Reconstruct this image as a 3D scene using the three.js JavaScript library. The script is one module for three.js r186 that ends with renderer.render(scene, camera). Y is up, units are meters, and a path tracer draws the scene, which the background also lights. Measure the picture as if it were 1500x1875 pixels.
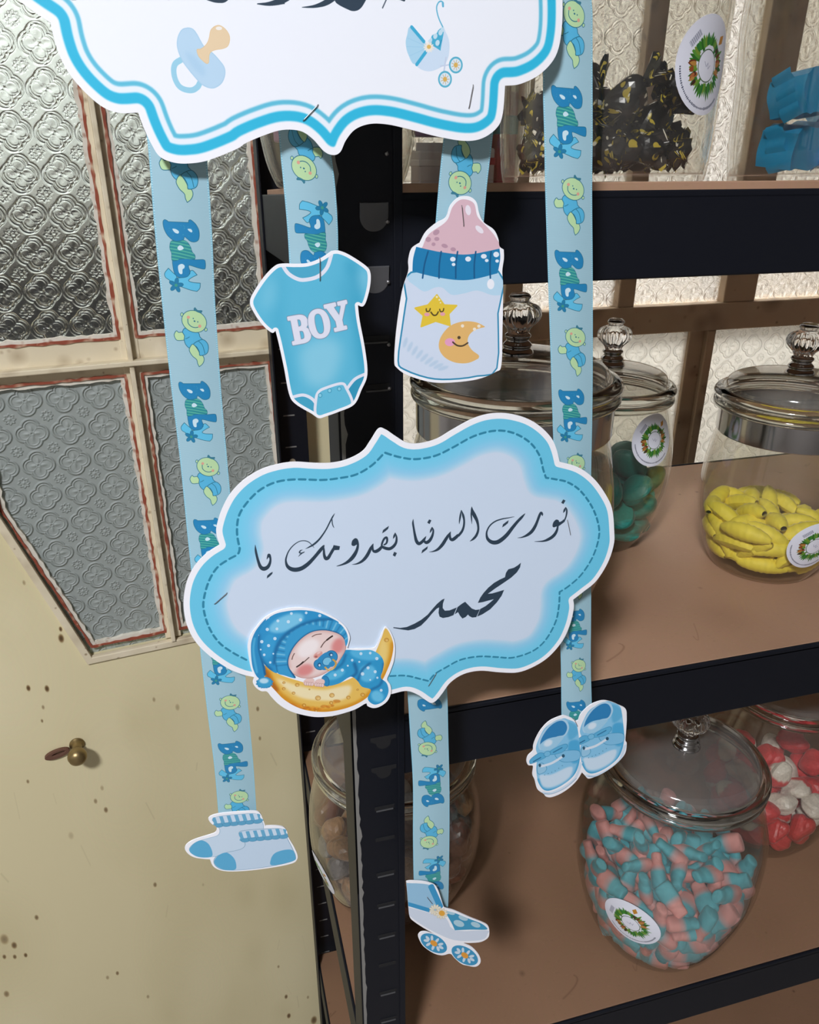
import * as THREE from 'three';
import { mergeGeometries } from 'three/addons/utils/BufferGeometryUtils.js';
import { RoundedBoxGeometry } from 'three/addons/geometries/RoundedBoxGeometry.js';
import { RectAreaLightUniformsLib } from 'three/addons/lights/RectAreaLightUniformsLib.js';

// ------------------------------------------------------------------ camera, lights, exposure
const FOCAL = 1407, EYE = 1.5;
const scene = new THREE.Scene();
scene.background = new THREE.Color(0x000000);
const camera = new THREE.PerspectiveCamera(2 * Math.atan(937.5 / FOCAL) * 180 / Math.PI, 1500 / 1875, 0.02, 30);
camera.rotation.order = 'YXZ';
camera.position.set(0, EYE, 0);
camera.rotation.set(-24.7 * Math.PI / 180, -15 * Math.PI / 180, 0);
camera.updateMatrixWorld(true);
const renderer = new THREE.WebGLRenderer({ antialias: true });
renderer.toneMapping = THREE.LinearToneMapping;
renderer.toneMappingExposure = 1.0;
renderer.shadowMap.enabled = true;
RectAreaLightUniformsLib.init();

const LAMP = { at: [-0.65, 2.58, 0.8], power: 61, color: 0xf6f7ff };
const BACK_LAMP = { at: [0.75, 2.3, -1.3], power: 90, color: 0xf6f7f8 }, ADDED_CUPBOARD_LAMP = { at: [-0.35, 2.35, -1.15], power: 13, color: 0xf6f8f8 };  // the cupboard lamp is added, only to brighten what the door panes show

// ------------------------------------------------------------------ helpers
let seedState = 7;
const rnd = () => { seedState = (seedState + 0x6d2b79f5) | 0; let t = Math.imul(seedState ^ (seedState >>> 15), 1 | seedState); t = (t + Math.imul(t ^ (t >>> 7), 61 | t)) ^ t; return ((t ^ (t >>> 14)) >>> 0) / 4294967296; };
const rr = (a, b) => a + (b - a) * rnd();
const V = (x, y, z) => new THREE.Vector3(x, y, z);
const used = new Map();
function numbered(name) { const n = used.get(name) || 0; used.set(name, n + 1); return n ? name + '_' + String(n).padStart(3, '0') : name; }
function tag(o, label, category, group, kind) {
  o.userData = {}; if (label) o.userData.label = label; if (category) o.userData.category = category;
  if (group) o.userData.group = group; if (kind) o.userData.kind = kind; return o;
}
function shade(o) { o.traverse((m) => { if (m.isMesh) { m.castShadow = true; m.receiveShadow = true; } }); return o; }
function thing(name, label, category, pos = [0, 0, 0], group) {
  const o = new THREE.Group(); o.name = numbered(name); o.position.set(...pos); scene.add(o); return tag(o, label, category, group);
}
function part(name, geo, mat, parent, label) {
  const m = new THREE.Mesh(geo, mat); m.name = name; m.castShadow = m.receiveShadow = true; parent.add(m); if (label) m.userData.label = label; return m;
}
function struct(name, geo, mat) { const m = part(name, geo, mat, scene); m.userData.kind = 'structure'; return m; }
const box = (x0, x1, y0, y1, z0, z1) => { const g = new THREE.BoxGeometry(x1 - x0, y1 - y0, z1 - z0); g.translate((x0 + x1) / 2, (y0 + y1) / 2, (z0 + z1) / 2); return g; };
const rbox = (x0, x1, y0, y1, z0, z1, r = 0.0015) => { const g = new RoundedBoxGeometry(x1 - x0, y1 - y0, z1 - z0, 2, r); g.translate((x0 + x1) / 2, (y0 + y1) / 2, (z0 + z1) / 2); return g; };
const STD = (color, roughness = 0.6, more = {}) => new THREE.MeshStandardMaterial({ color, roughness, ...more });
const PHY = (more) => new THREE.MeshPhysicalMaterial(more);
const lin = (r, g, b) => new THREE.Color().setRGB(r, g, b);
const merge = (list) => mergeGeometries(list.map((g) => { const h = g.index ? g.toNonIndexed() : g; return h; }), false);

// a plane in the room with its own axes; pick() tells where a sight line through the photograph meets it
class Sheet {
  constructor(o, yaw) { this.o = o; this.u = V(Math.cos(yaw), 0, -Math.sin(yaw)); this.v = V(0, 1, 0); this.n = V(Math.sin(yaw), 0, Math.cos(yaw)); this.yaw = yaw; }
  pick(px, py) {
    const d = V((px - 750) / FOCAL, -(py - 937.5) / FOCAL, -1).applyQuaternion(camera.quaternion), c = camera.position;
    const t = this.n.dot(this.o.clone().sub(c)) / this.n.dot(d), p = c.clone().addScaledVector(d, t).sub(this.o);
    return [p.dot(this.u), p.dot(this.v)];
  }
  at(u, v, w = 0) { return this.o.clone().addScaledVector(this.u, u).addScaledVector(this.v, v).addScaledVector(this.n, w); }
}
// Catmull-Rom through points; a third entry 'c' marks a corner
function smooth(pts, closed = true, steps = 6) {
  const n = pts.length, out = [], P = (i) => closed ? pts[(i + n) % n] : pts[Math.min(Math.max(i, 0), n - 1)];
  for (let i = 0; i < (closed ? n : n - 1); i++) {
    const b = P(i), c = P(i + 1), a = b[2] === 'c' ? b : P(i - 1), d = c[2] === 'c' ? c : P(i + 2);
    for (let k = 0; k < steps; k++) {
      const t = k / steps, t2 = t * t, t3 = t2 * t, f = (j) => 0.5 * (2 * b[j] + (c[j] - a[j]) * t + (2 * a[j] - 5 * b[j] + 4 * c[j] - d[j]) * t2 + (3 * b[j] - a[j] - 3 * c[j] + d[j]) * t3);
      out.push([f(0), f(1)]);
    }
  }
  if (!closed) out.push([pts[n - 1][0], pts[n - 1][1]]);
  return out;
}
// drawing on a printed sheet with points read in a zoomed window of the photograph (origin, scale)
class Art {
  constructor(ctx, map, unit) { this.c = ctx; this.map = map; this.unit = unit; this.win(0, 0, 1); }
  win(ox, oy, s) { this.ox = ox; this.oy = oy; this.s = s; return this; }
  pt(x, y) { return this.map(this.ox + x / this.s, this.oy + y / this.s); }
  len(l) { return l / this.s * this.unit; }
  path(pts, { sm = true, close = true, steps = 6 } = {}) {
    const q = sm ? smooth(pts, close, steps) : pts; this.c.beginPath();
    q.forEach((p, i) => { const [x, y] = this.pt(p[0], p[1]); i ? this.c.lineTo(x, y) : this.c.moveTo(x, y); });
    if (close) this.c.closePath(); return this;
  }
  poly(pts, fill, stroke, lw = 1, o = {}) {
    this.path(pts, o); const c = this.c; c.lineJoin = 'round'; c.lineCap = 'round';
    if (fill) { c.fillStyle = fill; c.fill(); } if (stroke) { c.strokeStyle = stroke; c.lineWidth = this.len(lw); c.stroke(); } return this;
  }
  line(pts, stroke, lw, sm = true) { return this.poly(pts, null, stroke, lw, { close: false, sm }); }
  ell(x, y, a, b, rot = 0, fill, stroke, lw = 1) {
    const p = []; for (let i = 0; i < 28; i++) { const t = i / 28 * 2 * Math.PI, X = a * Math.cos(t), Y = b * Math.sin(t); p.push([x + X * Math.cos(rot) - Y * Math.sin(rot), y + X * Math.sin(rot) + Y * Math.cos(rot)]); }
    return this.poly(p, fill, stroke, lw, { sm: false });
  }
  glow(x, y, r, color, a = 1) { const [X, Y] = this.pt(x, y), R = this.len(r), g = this.c.createRadialGradient(X, Y, 0, X, Y, R); g.addColorStop(0, color); g.addColorStop(1, color.replace(/[\d.]+\)$/, '0)')); this.c.globalAlpha = a; this.c.fillStyle = g; this.c.fillRect(X - R, Y - R, 2 * R, 2 * R); this.c.globalAlpha = 1; return this; }
  // a pen stroke with a width at each point
  pen(pts, fill) {
    const m = pts.map((p) => [p[0], p[1]]), q = smooth(m, false, 6), w = smooth(pts.map((p, i) => [i, p[2]]), false, 6).map((p) => p[1]), L = [], R = [];
    q.forEach((p, i) => { const a = q[Math.max(i - 1, 0)], b = q[Math.min(i + 1, q.length - 1)], dx = b[0] - a[0], dy = b[1] - a[1], l = Math.hypot(dx, dy) || 1, h = Math.max(w[i], 1.5) / 2; L.push([p[0] - dy / l * h, p[1] + dx / l * h]); R.push([p[0] + dy / l * h, p[1] - dx / l * h]); });
    return this.poly([...L, ...R.reverse()], fill, null, 1, { sm: false });
  }
  clip(pts, draw, o) { this.c.save(); this.path(pts, o); this.c.clip(); draw(); this.c.restore(); return this; }
}
const canvasTexture = (c) => { const t = new THREE.CanvasTexture(c); t.colorSpace = THREE.SRGBColorSpace; return t; };
const newCanvas = (w, h) => { const c = document.createElement('canvas'); c.width = Math.round(w); c.height = Math.round(h); return c; };
const paperEdge = STD(lin(0.86, 0.87, 0.9), 0.7);

// a cut-out of printed paper: outline in photograph pixels, standing in the given sheet
function cutout(name, label, category, sheet, outline, resolution, draw, parent, lift = 0, group) {
  const pts = outline.map(([x, y]) => sheet.pick(x, y)), xs = pts.map((p) => p[0]), ys = pts.map((p) => p[1]);
  const x0 = Math.min(...xs), x1 = Math.max(...xs), y0 = Math.min(...ys), y1 = Math.max(...ys), W = x1 - x0, H = y1 - y0, s = resolution / Math.max(W, H);
  const cv = newCanvas(W * s, H * s), ctx = cv.getContext('2d');
  const map = (px, py) => { const [u, v] = sheet.pick(px, py); return [(u - x0) * s, (y1 - v) * s]; };
  const mx = outline.reduce((a, p) => a + p[0], 0) / outline.length, my = outline.reduce((a, p) => a + p[1], 0) / outline.length, a0 = map(mx, my), a1 = map(mx + 10, my), a2 = map(mx, my + 10);
  const unit = (Math.hypot(a1[0] - a0[0], a1[1] - a0[1]) + Math.hypot(a2[0] - a0[0], a2[1] - a0[1])) / 20;
  const art = new Art(ctx, map, unit);
  ctx.fillStyle = '#fff'; ctx.fillRect(0, 0, cv.width, cv.height);
  draw(art, outline);
  const cx = (x0 + x1) / 2, cy = (y0 + y1) / 2, shape = new THREE.Shape(pts.map((p) => new THREE.Vector2(p[0] - cx, p[1] - cy)));
  const t = 0.0006, g = new THREE.ExtrudeGeometry(shape, { depth: t, bevelEnabled: false, steps: 1 });
  const pos = g.attributes.position, uv = g.attributes.uv; for (let i = 0; i < pos.count; i++) uv.setXY(i, (pos.getX(i) + cx - x0) / W, (pos.getY(i) + cy - y0) / H);
  const caps = g.groups[0], sides = g.groups[1]; g.clearGroups(); g.addGroup(0, caps.count / 2, 1); g.addGroup(caps.count / 2, caps.count / 2, 0); g.addGroup(sides.start, sides.count, 1);
  const tex = canvasTexture(cv); tex.anisotropy = 8;
  const print = STD(lin(0.88, 0.89, 0.92), 0.5, { map: tex });
  const m = new THREE.Mesh(g, [print, paperEdge]); m.castShadow = m.receiveShadow = true;
  if (parent) { m.name = name; m.position.set(cx - parent.userData_c[0], cy - parent.userData_c[1], lift); parent.add(m); m.userData.label = label; } else {
    m.name = numbered(name); m.position.copy(sheet.at(cx, cy, lift)); m.rotation.y = sheet.yaw; scene.add(m); tag(m, label, category, group);
  }
  m.userData_c = [cx, cy]; m.sheet = sheet; m.top = t;
  return m;
}
const steel = STD(lin(0.3, 0.29, 0.29), 0.35, { metalness: 0.9 });
function staple(owner, ax, ay, bx, by) {
  const [c0, c1] = owner.userData_c, a = owner.sheet.pick(ax, ay), b = owner.sheet.pick(bx, by), z = owner.top + 0.0004;
  const A = V(a[0] - c0, a[1] - c1, z), B = V(b[0] - c0, b[1] - c1, z), d = B.clone().sub(A).setLength(0.0008);
  const curve = new THREE.CatmullRomCurve3([A.clone().setZ(-0.0004), A.clone().add(d), A.clone().lerp(B, 0.5), B.clone().sub(d), B.clone().setZ(-0.0004)], false, 'catmullrom', 0.1);
  part('staple', new THREE.TubeGeometry(curve, 16, 0.00021, 6), steel, owner);
}
const ring = (a, lw, color) => { a.c.strokeStyle = color; a.c.lineWidth = a.len(lw); a.c.lineJoin = 'round'; };

// the sheets on which the decorations hang, parallel to the shelves
const RIBBON_Z = -0.345, sheetZ = (z, yaw = 0) => new Sheet(V(0, 0, z), yaw);

// ------------------------------------------------------------------ structure: room shell
const plaster = STD(lin(0.5, 0.48, 0.44), 0.9), roomX0 = -2.2, roomX1 = 2.6, roomZ1 = 2.4, roomH = 2.65;
struct('floor', box(roomX0, roomX1, -0.12, 0, -2.2, roomZ1), STD(lin(0.3, 0.27, 0.24), 0.7));
struct('ceiling', box(roomX0, roomX1, roomH, roomH + 0.12, -2.2, roomZ1), STD(lin(0.62, 0.62, 0.6), 0.9));
struct('wall_left', box(roomX0 - 0.12, roomX0, 0, roomH, -2.2, roomZ1), plaster);
struct('wall_right', box(roomX1, roomX1 + 0.12, 0, roomH, -2.2, roomZ1), plaster);
struct('wall_front', box(roomX0, roomX1, 0, roomH, roomZ1, roomZ1 + 0.12), STD(lin(0.45, 0.43, 0.4), 0.9));
struct('wall_far', box(roomX0, 0.17, 0, roomH, -2.3, -2.2), STD(lin(0.2, 0.215, 0.23), 0.9));
struct('wall_far_right', box(0.17, roomX1, 0, roomH, -2.3, -2.2), STD(lin(0.78, 0.77, 0.75), 0.9));
struct('added_light_divider', box(0.16, 0.2, 0, roomH, -2.2, -0.875), STD(lin(0.3, 0.3, 0.3), 0.9));  // added unseen wall that keeps each back lamp to its own side
struct('wall_back', merge([box(roomX0, -0.62, 0, roomH, -0.96, -0.86), box(-0.62, 0.2, 2.1, roomH, -0.96, -0.86), box(0.2, roomX1, 1.98, roomH, -0.96, -0.86)]), plaster);

// ---- patterned glass relief: quatrefoils with small flowers between
function reliefTexture(tile, n, rough) {
  const d = new Uint8Array(n * n * 4), g = (x, s) => Math.exp(-x * x / (s * s));
  for (let j = 0; j < n; j++) for (let i = 0; i < n; i++) {
    const x = (i + 0.5) / n - 0.5, y = (j + 0.5) / n - 0.5; let h = 0.35, sd = 9, pet = 0;
    for (const [cx, cy] of [[0.2, 0], [-0.2, 0], [0, 0.2], [0, -0.2]]) { sd = Math.min(sd, Math.hypot(x - cx, y - cy) - 0.24); }
    h += 0.5 * g(sd, 0.03) + 0.28 * g(sd + 0.075, 0.022);
    for (let k = 0; k < 4; k++) { const a = k * Math.PI / 2, px = Math.cos(a) * 0.12, py = Math.sin(a) * 0.12, dx = x - px, dy = y - py, u = dx * Math.cos(a) + dy * Math.sin(a), v = -dx * Math.sin(a) + dy * Math.cos(a); pet = Math.max(pet, g(u / 0.1, 1) * g(v / 0.045, 1)); }
    h += 0.35 * pet - 0.2 * g(Math.hypot(x, y), 0.05);
    const wx = Math.abs(x) - 0.5, wy = Math.abs(y) - 0.5, r = Math.hypot(wx, wy), a = Math.atan2(wy, wx);
    h += 0.3 * g(r - 0.13 - 0.02 * Math.cos(8 * a), 0.025) + 0.35 * g(r, 0.045);
    h += (rnd() - 0.5) * rough;
    const o = (j * n + i) * 4, c = Math.max(0, Math.min(255, h * 200)); d[o] = d[o + 1] = d[o + 2] = c; d[o + 3] = 255;
  }
  const t = new THREE.DataTexture(d, n, n); t.magFilter = THREE.LinearFilter; t.minFilter = THREE.LinearMipmapLinearFilter; t.generateMipmaps = true; t.wrapS = t.wrapT = THREE.RepeatWrapping; t.repeat.set(1 / tile, 1 / tile); t.needsUpdate = true; return t;
}
const relief = reliefTexture(0.034, 256, 0.05), reliefFar = reliefTexture(0.034, 256, 0.14);
function noiseTexture(n, size, paint) {
  const cv = newCanvas(n, n), c = cv.getContext('2d'); paint(c, n); const t = canvasTexture(cv); t.wrapS = t.wrapT = THREE.RepeatWrapping; t.repeat.set(1 / size, 1 / size); return t;
}
function blotch(c, n, count, rgb, r0, r1, a) {
  for (let i = 0; i < count; i++) { const x = rnd() * n, y = rnd() * n, r = rr(r0, r1), al = a * rr(0.3, 1); for (const dx of [-n, 0, n]) for (const dy of [-n, 0, n]) { if (x + dx + r < 0 || x + dx - r > n || y + dy + r < 0 || y + dy - r > n) continue; const g = c.createRadialGradient(x + dx, y + dy, 0, x + dx, y + dy, r); g.addColorStop(0, `rgba(${rgb},${al})`); g.addColorStop(1, `rgba(${rgb},0)`); c.fillStyle = g; c.fillRect(x + dx - r, y + dy - r, 2 * r, 2 * r); } }
}

// ------------------------------------------------------------------ door with patterned panes (left), standing a little ajar
const DOOR = new Sheet(V(0.0702, 0, -0.83), 7.4 * Math.PI / 180);
const door = new THREE.Group(); door.name = 'door_1'; door.position.copy(DOOR.o); door.rotation.y = DOOR.yaw; scene.add(door); tag(door, 'cream painted door with patterned glass panes and a brass knob', null, null, 'structure');
const DU0 = -0.56, DU1 = 0.128, MU = -0.1437;
// paint of the sheet below the panes: cream with specks and stains of their own
const doorPaint = (() => {
  const w = DU1 - DU0, n = 1400, cv = newCanvas(n, n * 1.3 / w * 0.5), c = cv.getContext('2d'), X = (u) => (u - DU0) / w * cv.width, Y = (y) => (1.3 - y) / 1.3 * cv.height;
  c.fillStyle = '#ddd2a8'; c.fillRect(0, 0, cv.width, cv.height);
  for (let i = 0; i < 90; i++) { const x = rnd() * cv.width, y = rnd() * cv.height, r = rr(30, 160), g = c.createRadialGradient(x, y, 0, x, y, r), q = rnd() < 0.5 ? '232,222,184' : '198,186,142'; g.addColorStop(0, `rgba(${q},0.28)`); g.addColorStop(1, `rgba(${q},0)`); c.fillStyle = g; c.fillRect(x - r, y - r, 2 * r, 2 * r); }
  const spots = [[111, 1152, 3.2, 1], [112, 1169, 5.5, 1], [52, 1260, 4, 1], [86, 1261, 4.5, 1], [4, 1253, 3, 0], [79, 1295, 3, 0.5], [77, 1320, 2.5, 0.7], [44, 1067, 3, 0.4], [282, 1281, 3.5, 0.4], [325, 1295, 5, 0.3], [472, 1298, 4, 0.6], [476, 1352, 3.5, 0.5], [175, 1467, 4, 0.5], [194, 1483, 4.5, 0.7], [51, 1431, 3, 0.6], [284, 1620, 4.5, 0.6], [67, 1680, 4.5, 0.7], [8, 1720, 9, 0.5], [26, 1731, 6, 0.8], [8, 1752, 4, 0.8], [27, 1752, 4, 0.8], [47, 1749, 4, 0.9], [130, 1530, 6, 0.2], [215, 1782, 4, 0.7], [197, 1790, 4, 0.4], [271, 1825, 4, 0.4], [510, 1770, 3.5, 0.5], [524, 1825, 5, 0.8], [529, 1860, 6, 0.9], [564, 1826, 4, 0.4], [575, 1868, 10, 0.8], [12, 1820, 6, 0.6], [187, 1443, 4, 0.3], [222, 1068, 3, 0.3], [372, 1620, 3, 0.2], [240, 1150, 3, 0.3]];
  for (const [px, py, r, a] of spots) { const [u, v] = DOOR.pick(px, py), k = r * 0.00062 / w * cv.width, x = X(u), y = Y(v), g = c.createRadialGradient(x, y, 0, x, y, k); g.addColorStop(0, `rgba(70,52,30,${a})`); g.addColorStop(0.55, `rgba(96,66,34,${a * 0.8})`); g.addColorStop(1, 'rgba(140,110,60,0)'); c.fillStyle = g; c.fillRect(x - k, y - k, 2 * k, 2 * k); }
  for (let i = 0; i < 70; i++) { c.strokeStyle = `rgba(120,104,66,${rr(0.04, 0.13)})`; c.lineWidth = rr(1, 4); const x = rnd() * cv.width, y = rnd() * cv.height; c.beginPath(); c.moveTo(x, y); c.lineTo(x + rr(-14, 14), y + rr(8, 46)); c.stroke(); }
  const t = canvasTexture(cv); return { t, w };
})();
const frameTex = noiseTexture(512, 0.2, (c, n) => { c.fillStyle = '#d8ccae'; c.fillRect(0, 0, n, n); blotch(c, n, 60, '236,226,200', 10, 60, 0.5); blotch(c, n, 60, '138,118,88', 5, 34, 0.5); blotch(c, n, 90, '104,76,50', 1, 7, 0.75); });
const puttyTex = noiseTexture(256, 0.06, (c, n) => { c.fillStyle = '#d9d4c4'; c.fillRect(0, 0, n, n); blotch(c, n, 50, '170,156,134', 5, 26, 0.5); blotch(c, n, 26, '126,70,48', 2, 12, 0.6); });
const primerTex = noiseTexture(256, 0.06, (c, n) => { c.fillStyle = '#8f4630'; c.fillRect(0, 0, n, n); blotch(c, n, 46, '208,192,166', 4, 24, 0.9); blotch(c, n, 20, '96,44,28', 4, 18, 0.6); });
const frameMat = STD(0xffffff, 0.62, { map: frameTex, bumpMap: frameTex, bumpScale: 0.0006 }), puttyMat = STD(0xffffff, 0.8, { map: puttyTex, bumpMap: puttyTex, bumpScale: 0.001 }), primerMat = STD(0xffffff, 0.8, { map: primerTex });
const planUV = (g) => { const p = g.attributes.position, u = new Float32Array(p.count * 2); for (let i = 0; i < p.count; i++) { u[2 * i] = p.getX(i) + p.getZ(i) * 0.7; u[2 * i + 1] = p.getY(i) + p.getZ(i) * 0.7; } g.setAttribute('uv', new THREE.BufferAttribute(u, 2)); return g; };
const ext = (pts, holes, z0, z1, bevel = 0) => {
  const s = new THREE.Shape(pts.map((p) => new THREE.Vector2(...p))); for (const h of holes || []) s.holes.push(new THREE.Path(h.map((p) => new THREE.Vector2(...p))));
  const g = new THREE.ExtrudeGeometry(s, { depth: z1 - z0 - 2 * bevel, bevelEnabled: bevel > 0, bevelThickness: bevel, bevelSize: bevel, bevelOffset: -bevel, bevelSegments: 2 }); g.translate(0, 0, z0 + bevel); return g;
};
const rect = (x0, x1, y0, y1) => [[x0, y0], [x1, y0], [x1, y1], [x0, y1]];
function inset(poly, d, wob = 0) { // moves every edge of a convex polygon inwards
  const n = poly.length, area = poly.reduce((a, p, i) => a + p[0] * poly[(i + 1) % n][1] - poly[(i + 1) % n][0] * p[1], 0), sg = Math.sign(area), out = [];
  const edge = (i) => { const a = poly[i], b = poly[(i + 1) % n], l = Math.hypot(b[0] - a[0], b[1] - a[1]), nx = -(b[1] - a[1]) / l * sg, ny = (b[0] - a[0]) / l * sg; return [a[0] + nx * d, a[1] + ny * d, b[0] - a[0], b[1] - a[1]]; };
  for (let i = 0; i < n; i++) { const e = edge((i + n - 1) % n), f = edge(i), det = e[2] * f[3] - e[3] * f[2], t = ((f[0] - e[0]) * f[3] - (f[1] - e[1]) * f[2]) / det; out.push([e[0] + e[2] * t, e[1] + e[3] * t]); }
  if (!wob) return out;
  const q = []; out.forEach((p, i) => { const b = out[(i + 1) % n], l = Math.hypot(b[0] - p[0], b[1] - p[1]), k = Math.max(2, Math.round(l / 0.006)), nx = -(b[1] - p[1]) / l * sg, ny = (b[0] - p[0]) / l * sg; for (let j = 0; j < k; j++) { const t = j / k, w = j ? rr(-wob, wob) : 0; q.push([p[0] + (b[0] - p[0]) * t + nx * w, p[1] + (b[1] - p[1]) * t + ny * w]); } });
  return q;
}
const gTop = 1.96, gL = -0.2855, gR = -0.0035, railY0 = 1.3, railY1 = 1.338;
const openings = {
  ul: rect(gL, MU - 0.008, railY1, gTop), ur: rect(MU + 0.009, gR, railY1, gTop),
  ll: [[-0.2325, 0.992], [MU - 0.008, 0.992], [MU - 0.008, railY0], [gL - 0.005, railY0], [gL - 0.005, 1.175]],
  lr: [[MU + 0.009, 0.992], [-0.055, 0.992], [-0.0005, 1.175], [gR, railY0], [MU + 0.009, railY0]],
};
{
  const outer = [rect(DU0, DU1, 0.02, 2.05)], hole = [[-0.236, 0.98], [-0.0515, 0.98], [0.0005, 1.17], [0.0005, gTop + 0.01], [gL - 0.0085, gTop + 0.01], [gL - 0.0085, 1.17]];
  const g = ext(outer[0], [hole], -0.022, 0, 0.001), p = g.attributes.position, uv = new Float32Array(p.count * 2); for (let i = 0; i < p.count; i++) { uv[2 * i] = (p.getX(i) - DU0) / doorPaint.w; uv[2 * i + 1] = Math.min(0.999, p.getY(i) / 1.3); } g.setAttribute('uv', new THREE.BufferAttribute(uv, 2));
  part('door_sheet', g, STD(0xffffff, 0.5, { map: doorPaint.t }), door);
  // raised lip around the glazing and the crossing bars
  part('glazing_lip', planUV(ext(inset(hole, -0.006), [inset(hole, 0.002)], -0.003, 0.0035, 0.0008)), frameMat, door);
  part('mullion', planUV(merge([ext(rect(MU - 0.0085, MU + 0.0095, 0.982, gTop + 0.01), null, -0.016, -0.004, 0.001), ext(rect(MU - 0.0028, MU + 0.002, 0.982, gTop + 0.01), null, -0.006, 0.006, 0.001)])), frameMat, door);
  part('glazing_rail', planUV(merge([ext(rect(gL - 0.006, 0.0, railY0, railY1), null, -0.016, -0.005, 0.001), ext(rect(gL - 0.006, 0.0, 1.3115, 1.3165), null, -0.006, 0.0085, 0.001)])), frameMat, door);
}
const clearPane = PHY({ color: lin(0.88, 0.91, 0.91), roughness: 0.07, transmission: 1, thickness: 0.003, bumpMap: relief, bumpScale: 0.0028, ior: 1.5 });
const sparkPane = PHY({ color: lin(0.86, 0.86, 0.83), roughness: 0.1, transmission: 1, thickness: 0.003, bumpMap: reliefFar, bumpScale: 0.007, ior: 1.5 });
const dustyPane = PHY({ color: lin(0.52, 0.57, 0.535), roughness: 0.4, transmission: 0.45, thickness: 0, bumpMap: relief, bumpScale: 0.0035, ior: 1.5 });
for (const [key, o] of Object.entries(openings)) {
  const low = key[0] === 'l', pane = planUV(ext(inset(o, -0.013), null, -0.0135, -0.0105)), m = part('pane', pane, low ? dustyPane : clearPane, door);
  part('putty', planUV(ext(o, [inset(o, 0.0045, 0.0012)], -0.0105, -0.0055)), puttyMat, m);
  part('primer_line', planUV(ext(inset(o, -0.0014, 0.0009), [inset(o, 0.0011, 0.0006)], -0.01, -0.0036)), primerMat, m);
}
{ // brass knob with a rusty latch beside it
  const [ku, kv] = DOOR.pick(141, 1362), brass = STD(lin(0.3, 0.22, 0.1), 0.38, { metalness: 0.85 }), rust = STD(lin(0.13, 0.06, 0.035), 0.8);
  const pr = [[0.0001, 0], [0.0085, 0], [0.0085, 0.002], [0.0055, 0.004], [0.0055, 0.012], [0.0078, 0.015], [0.0105, 0.02], [0.0108, 0.0245], [0.009, 0.029], [0.005, 0.0318], [0.0001, 0.0325]].map((p) => new THREE.Vector2(...p));
  const g = new THREE.LatheGeometry(pr, 28); g.rotateX(Math.PI / 2); g.translate(ku, kv, 0); part('door_knob', g, brass, door, 'tarnished brass knob');
  const [lu, lv] = DOOR.pick(98, 1379), s = new THREE.Shape(); s.absellipse(0, 0, 0.0135, 0.0052, 0, Math.PI * 2); const h = new THREE.Path(); h.absellipse(0.002, 0.0006, 0.0085, 0.0024, 0, Math.PI * 2); s.holes.push(h);
  const e = new THREE.ExtrudeGeometry(s, { depth: 0.003, bevelEnabled: true, bevelSize: 0.0006, bevelThickness: 0.0006, bevelSegments: 2 }); e.rotateZ(0.17); e.translate(lu + 0.004, lv, 0.001); part('latch_ring', e, rust, door, 'rusty oval latch');
}

// ------------------------------------------------------------------ glazed partition behind the shelves (right)
const WZ = -0.86, win = new THREE.Group(); win.name = 'window_1'; win.position.set(0, 0, WZ); scene.add(win); tag(win, 'old glazed partition with textured panes behind the shelves', null, null, 'structure');
const woodTex = noiseTexture(512, 0.25, (c, n) => { c.fillStyle = '#b39b7e'; c.fillRect(0, 0, n, n); blotch(c, n, 50, '192,172,142', 8, 50, 0.4); blotch(c, n, 60, '84,62,46', 6, 40, 0.45); blotch(c, n, 60, '60,38,26', 1, 6, 0.6); });
const barMat = STD(0xffffff, 0.65, { map: woodTex, bumpMap: woodTex, bumpScale: 0.0006 });
const winPane = PHY({ color: lin(0.82, 0.8, 0.75), roughness: 0.75, transmission: 0.7, thickness: 0, bumpMap: reliefFar, bumpScale: 0.004, ior: 1.6, clearcoat: 1, clearcoatRoughness: 0.06 });
const upX = [0.2, 0.353, 0.4995, 0.658, 0.8045, 0.963, 1.1095, 1.268, 1.5], lowX = [0.2, 0.397, 0.617, 0.837, 1.057, 1.277, 1.5], RY0 = 1.302, RY1 = 1.336;
part('frame_rail', planUV(merge([ext(rect(0.13, 1.52, RY0, RY1), null, -0.012, 0.012, 0.0015), ext(rect(0.13, 1.52, 0.93, 1.02), null, -0.014, 0.014, 0.0015), ext(rect(0.13, 1.52, 1.94, 1.99), null, -0.014, 0.014, 0.0015)])), barMat, win);
upX.forEach((x, i) => part('mullion', planUV(ext(rect(x - (i % 2 ? 0.011 : 0.011) - (i === 3 || i === 5 ? 0.012 : 0), x + 0.011 + (i === 3 || i === 5 ? 0.012 : 0), RY1, 1.95), null, -0.012, 0.01, 0.0015)), barMat, win));
lowX.forEach((x) => part('mullion', planUV(merge([ext(rect(x - 0.018, x + 0.018, 1.0, RY0), null, -0.012, 0.004, 0.0015), ext(rect(x + 0.002, x + 0.014, 1.0, RY0), null, 0.003, 0.012, 0.0015)])), barMat, win));
for (let i = 0; i + 1 < upX.length; i++) part('pane', planUV(ext(rect(upX[i], upX[i + 1], RY1 - 0.002, 1.945), null, -0.004, -0.001)), sparkPane, win);
for (let i = 0; i + 1 < lowX.length; i++) part('pane', planUV(ext(rect(lowX[i], lowX[i + 1], 1.0, RY0 + 0.002), null, -0.004, -0.001)), winPane, win);
part('lower_panel', planUV(ext(rect(0.13, 1.52, 0, 0.94), null, -0.012, -0.002)), barMat, win);
struct('wall_end', box(1.52, roomX1, 0, 1.98, -0.96, -0.86), plaster);

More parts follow.
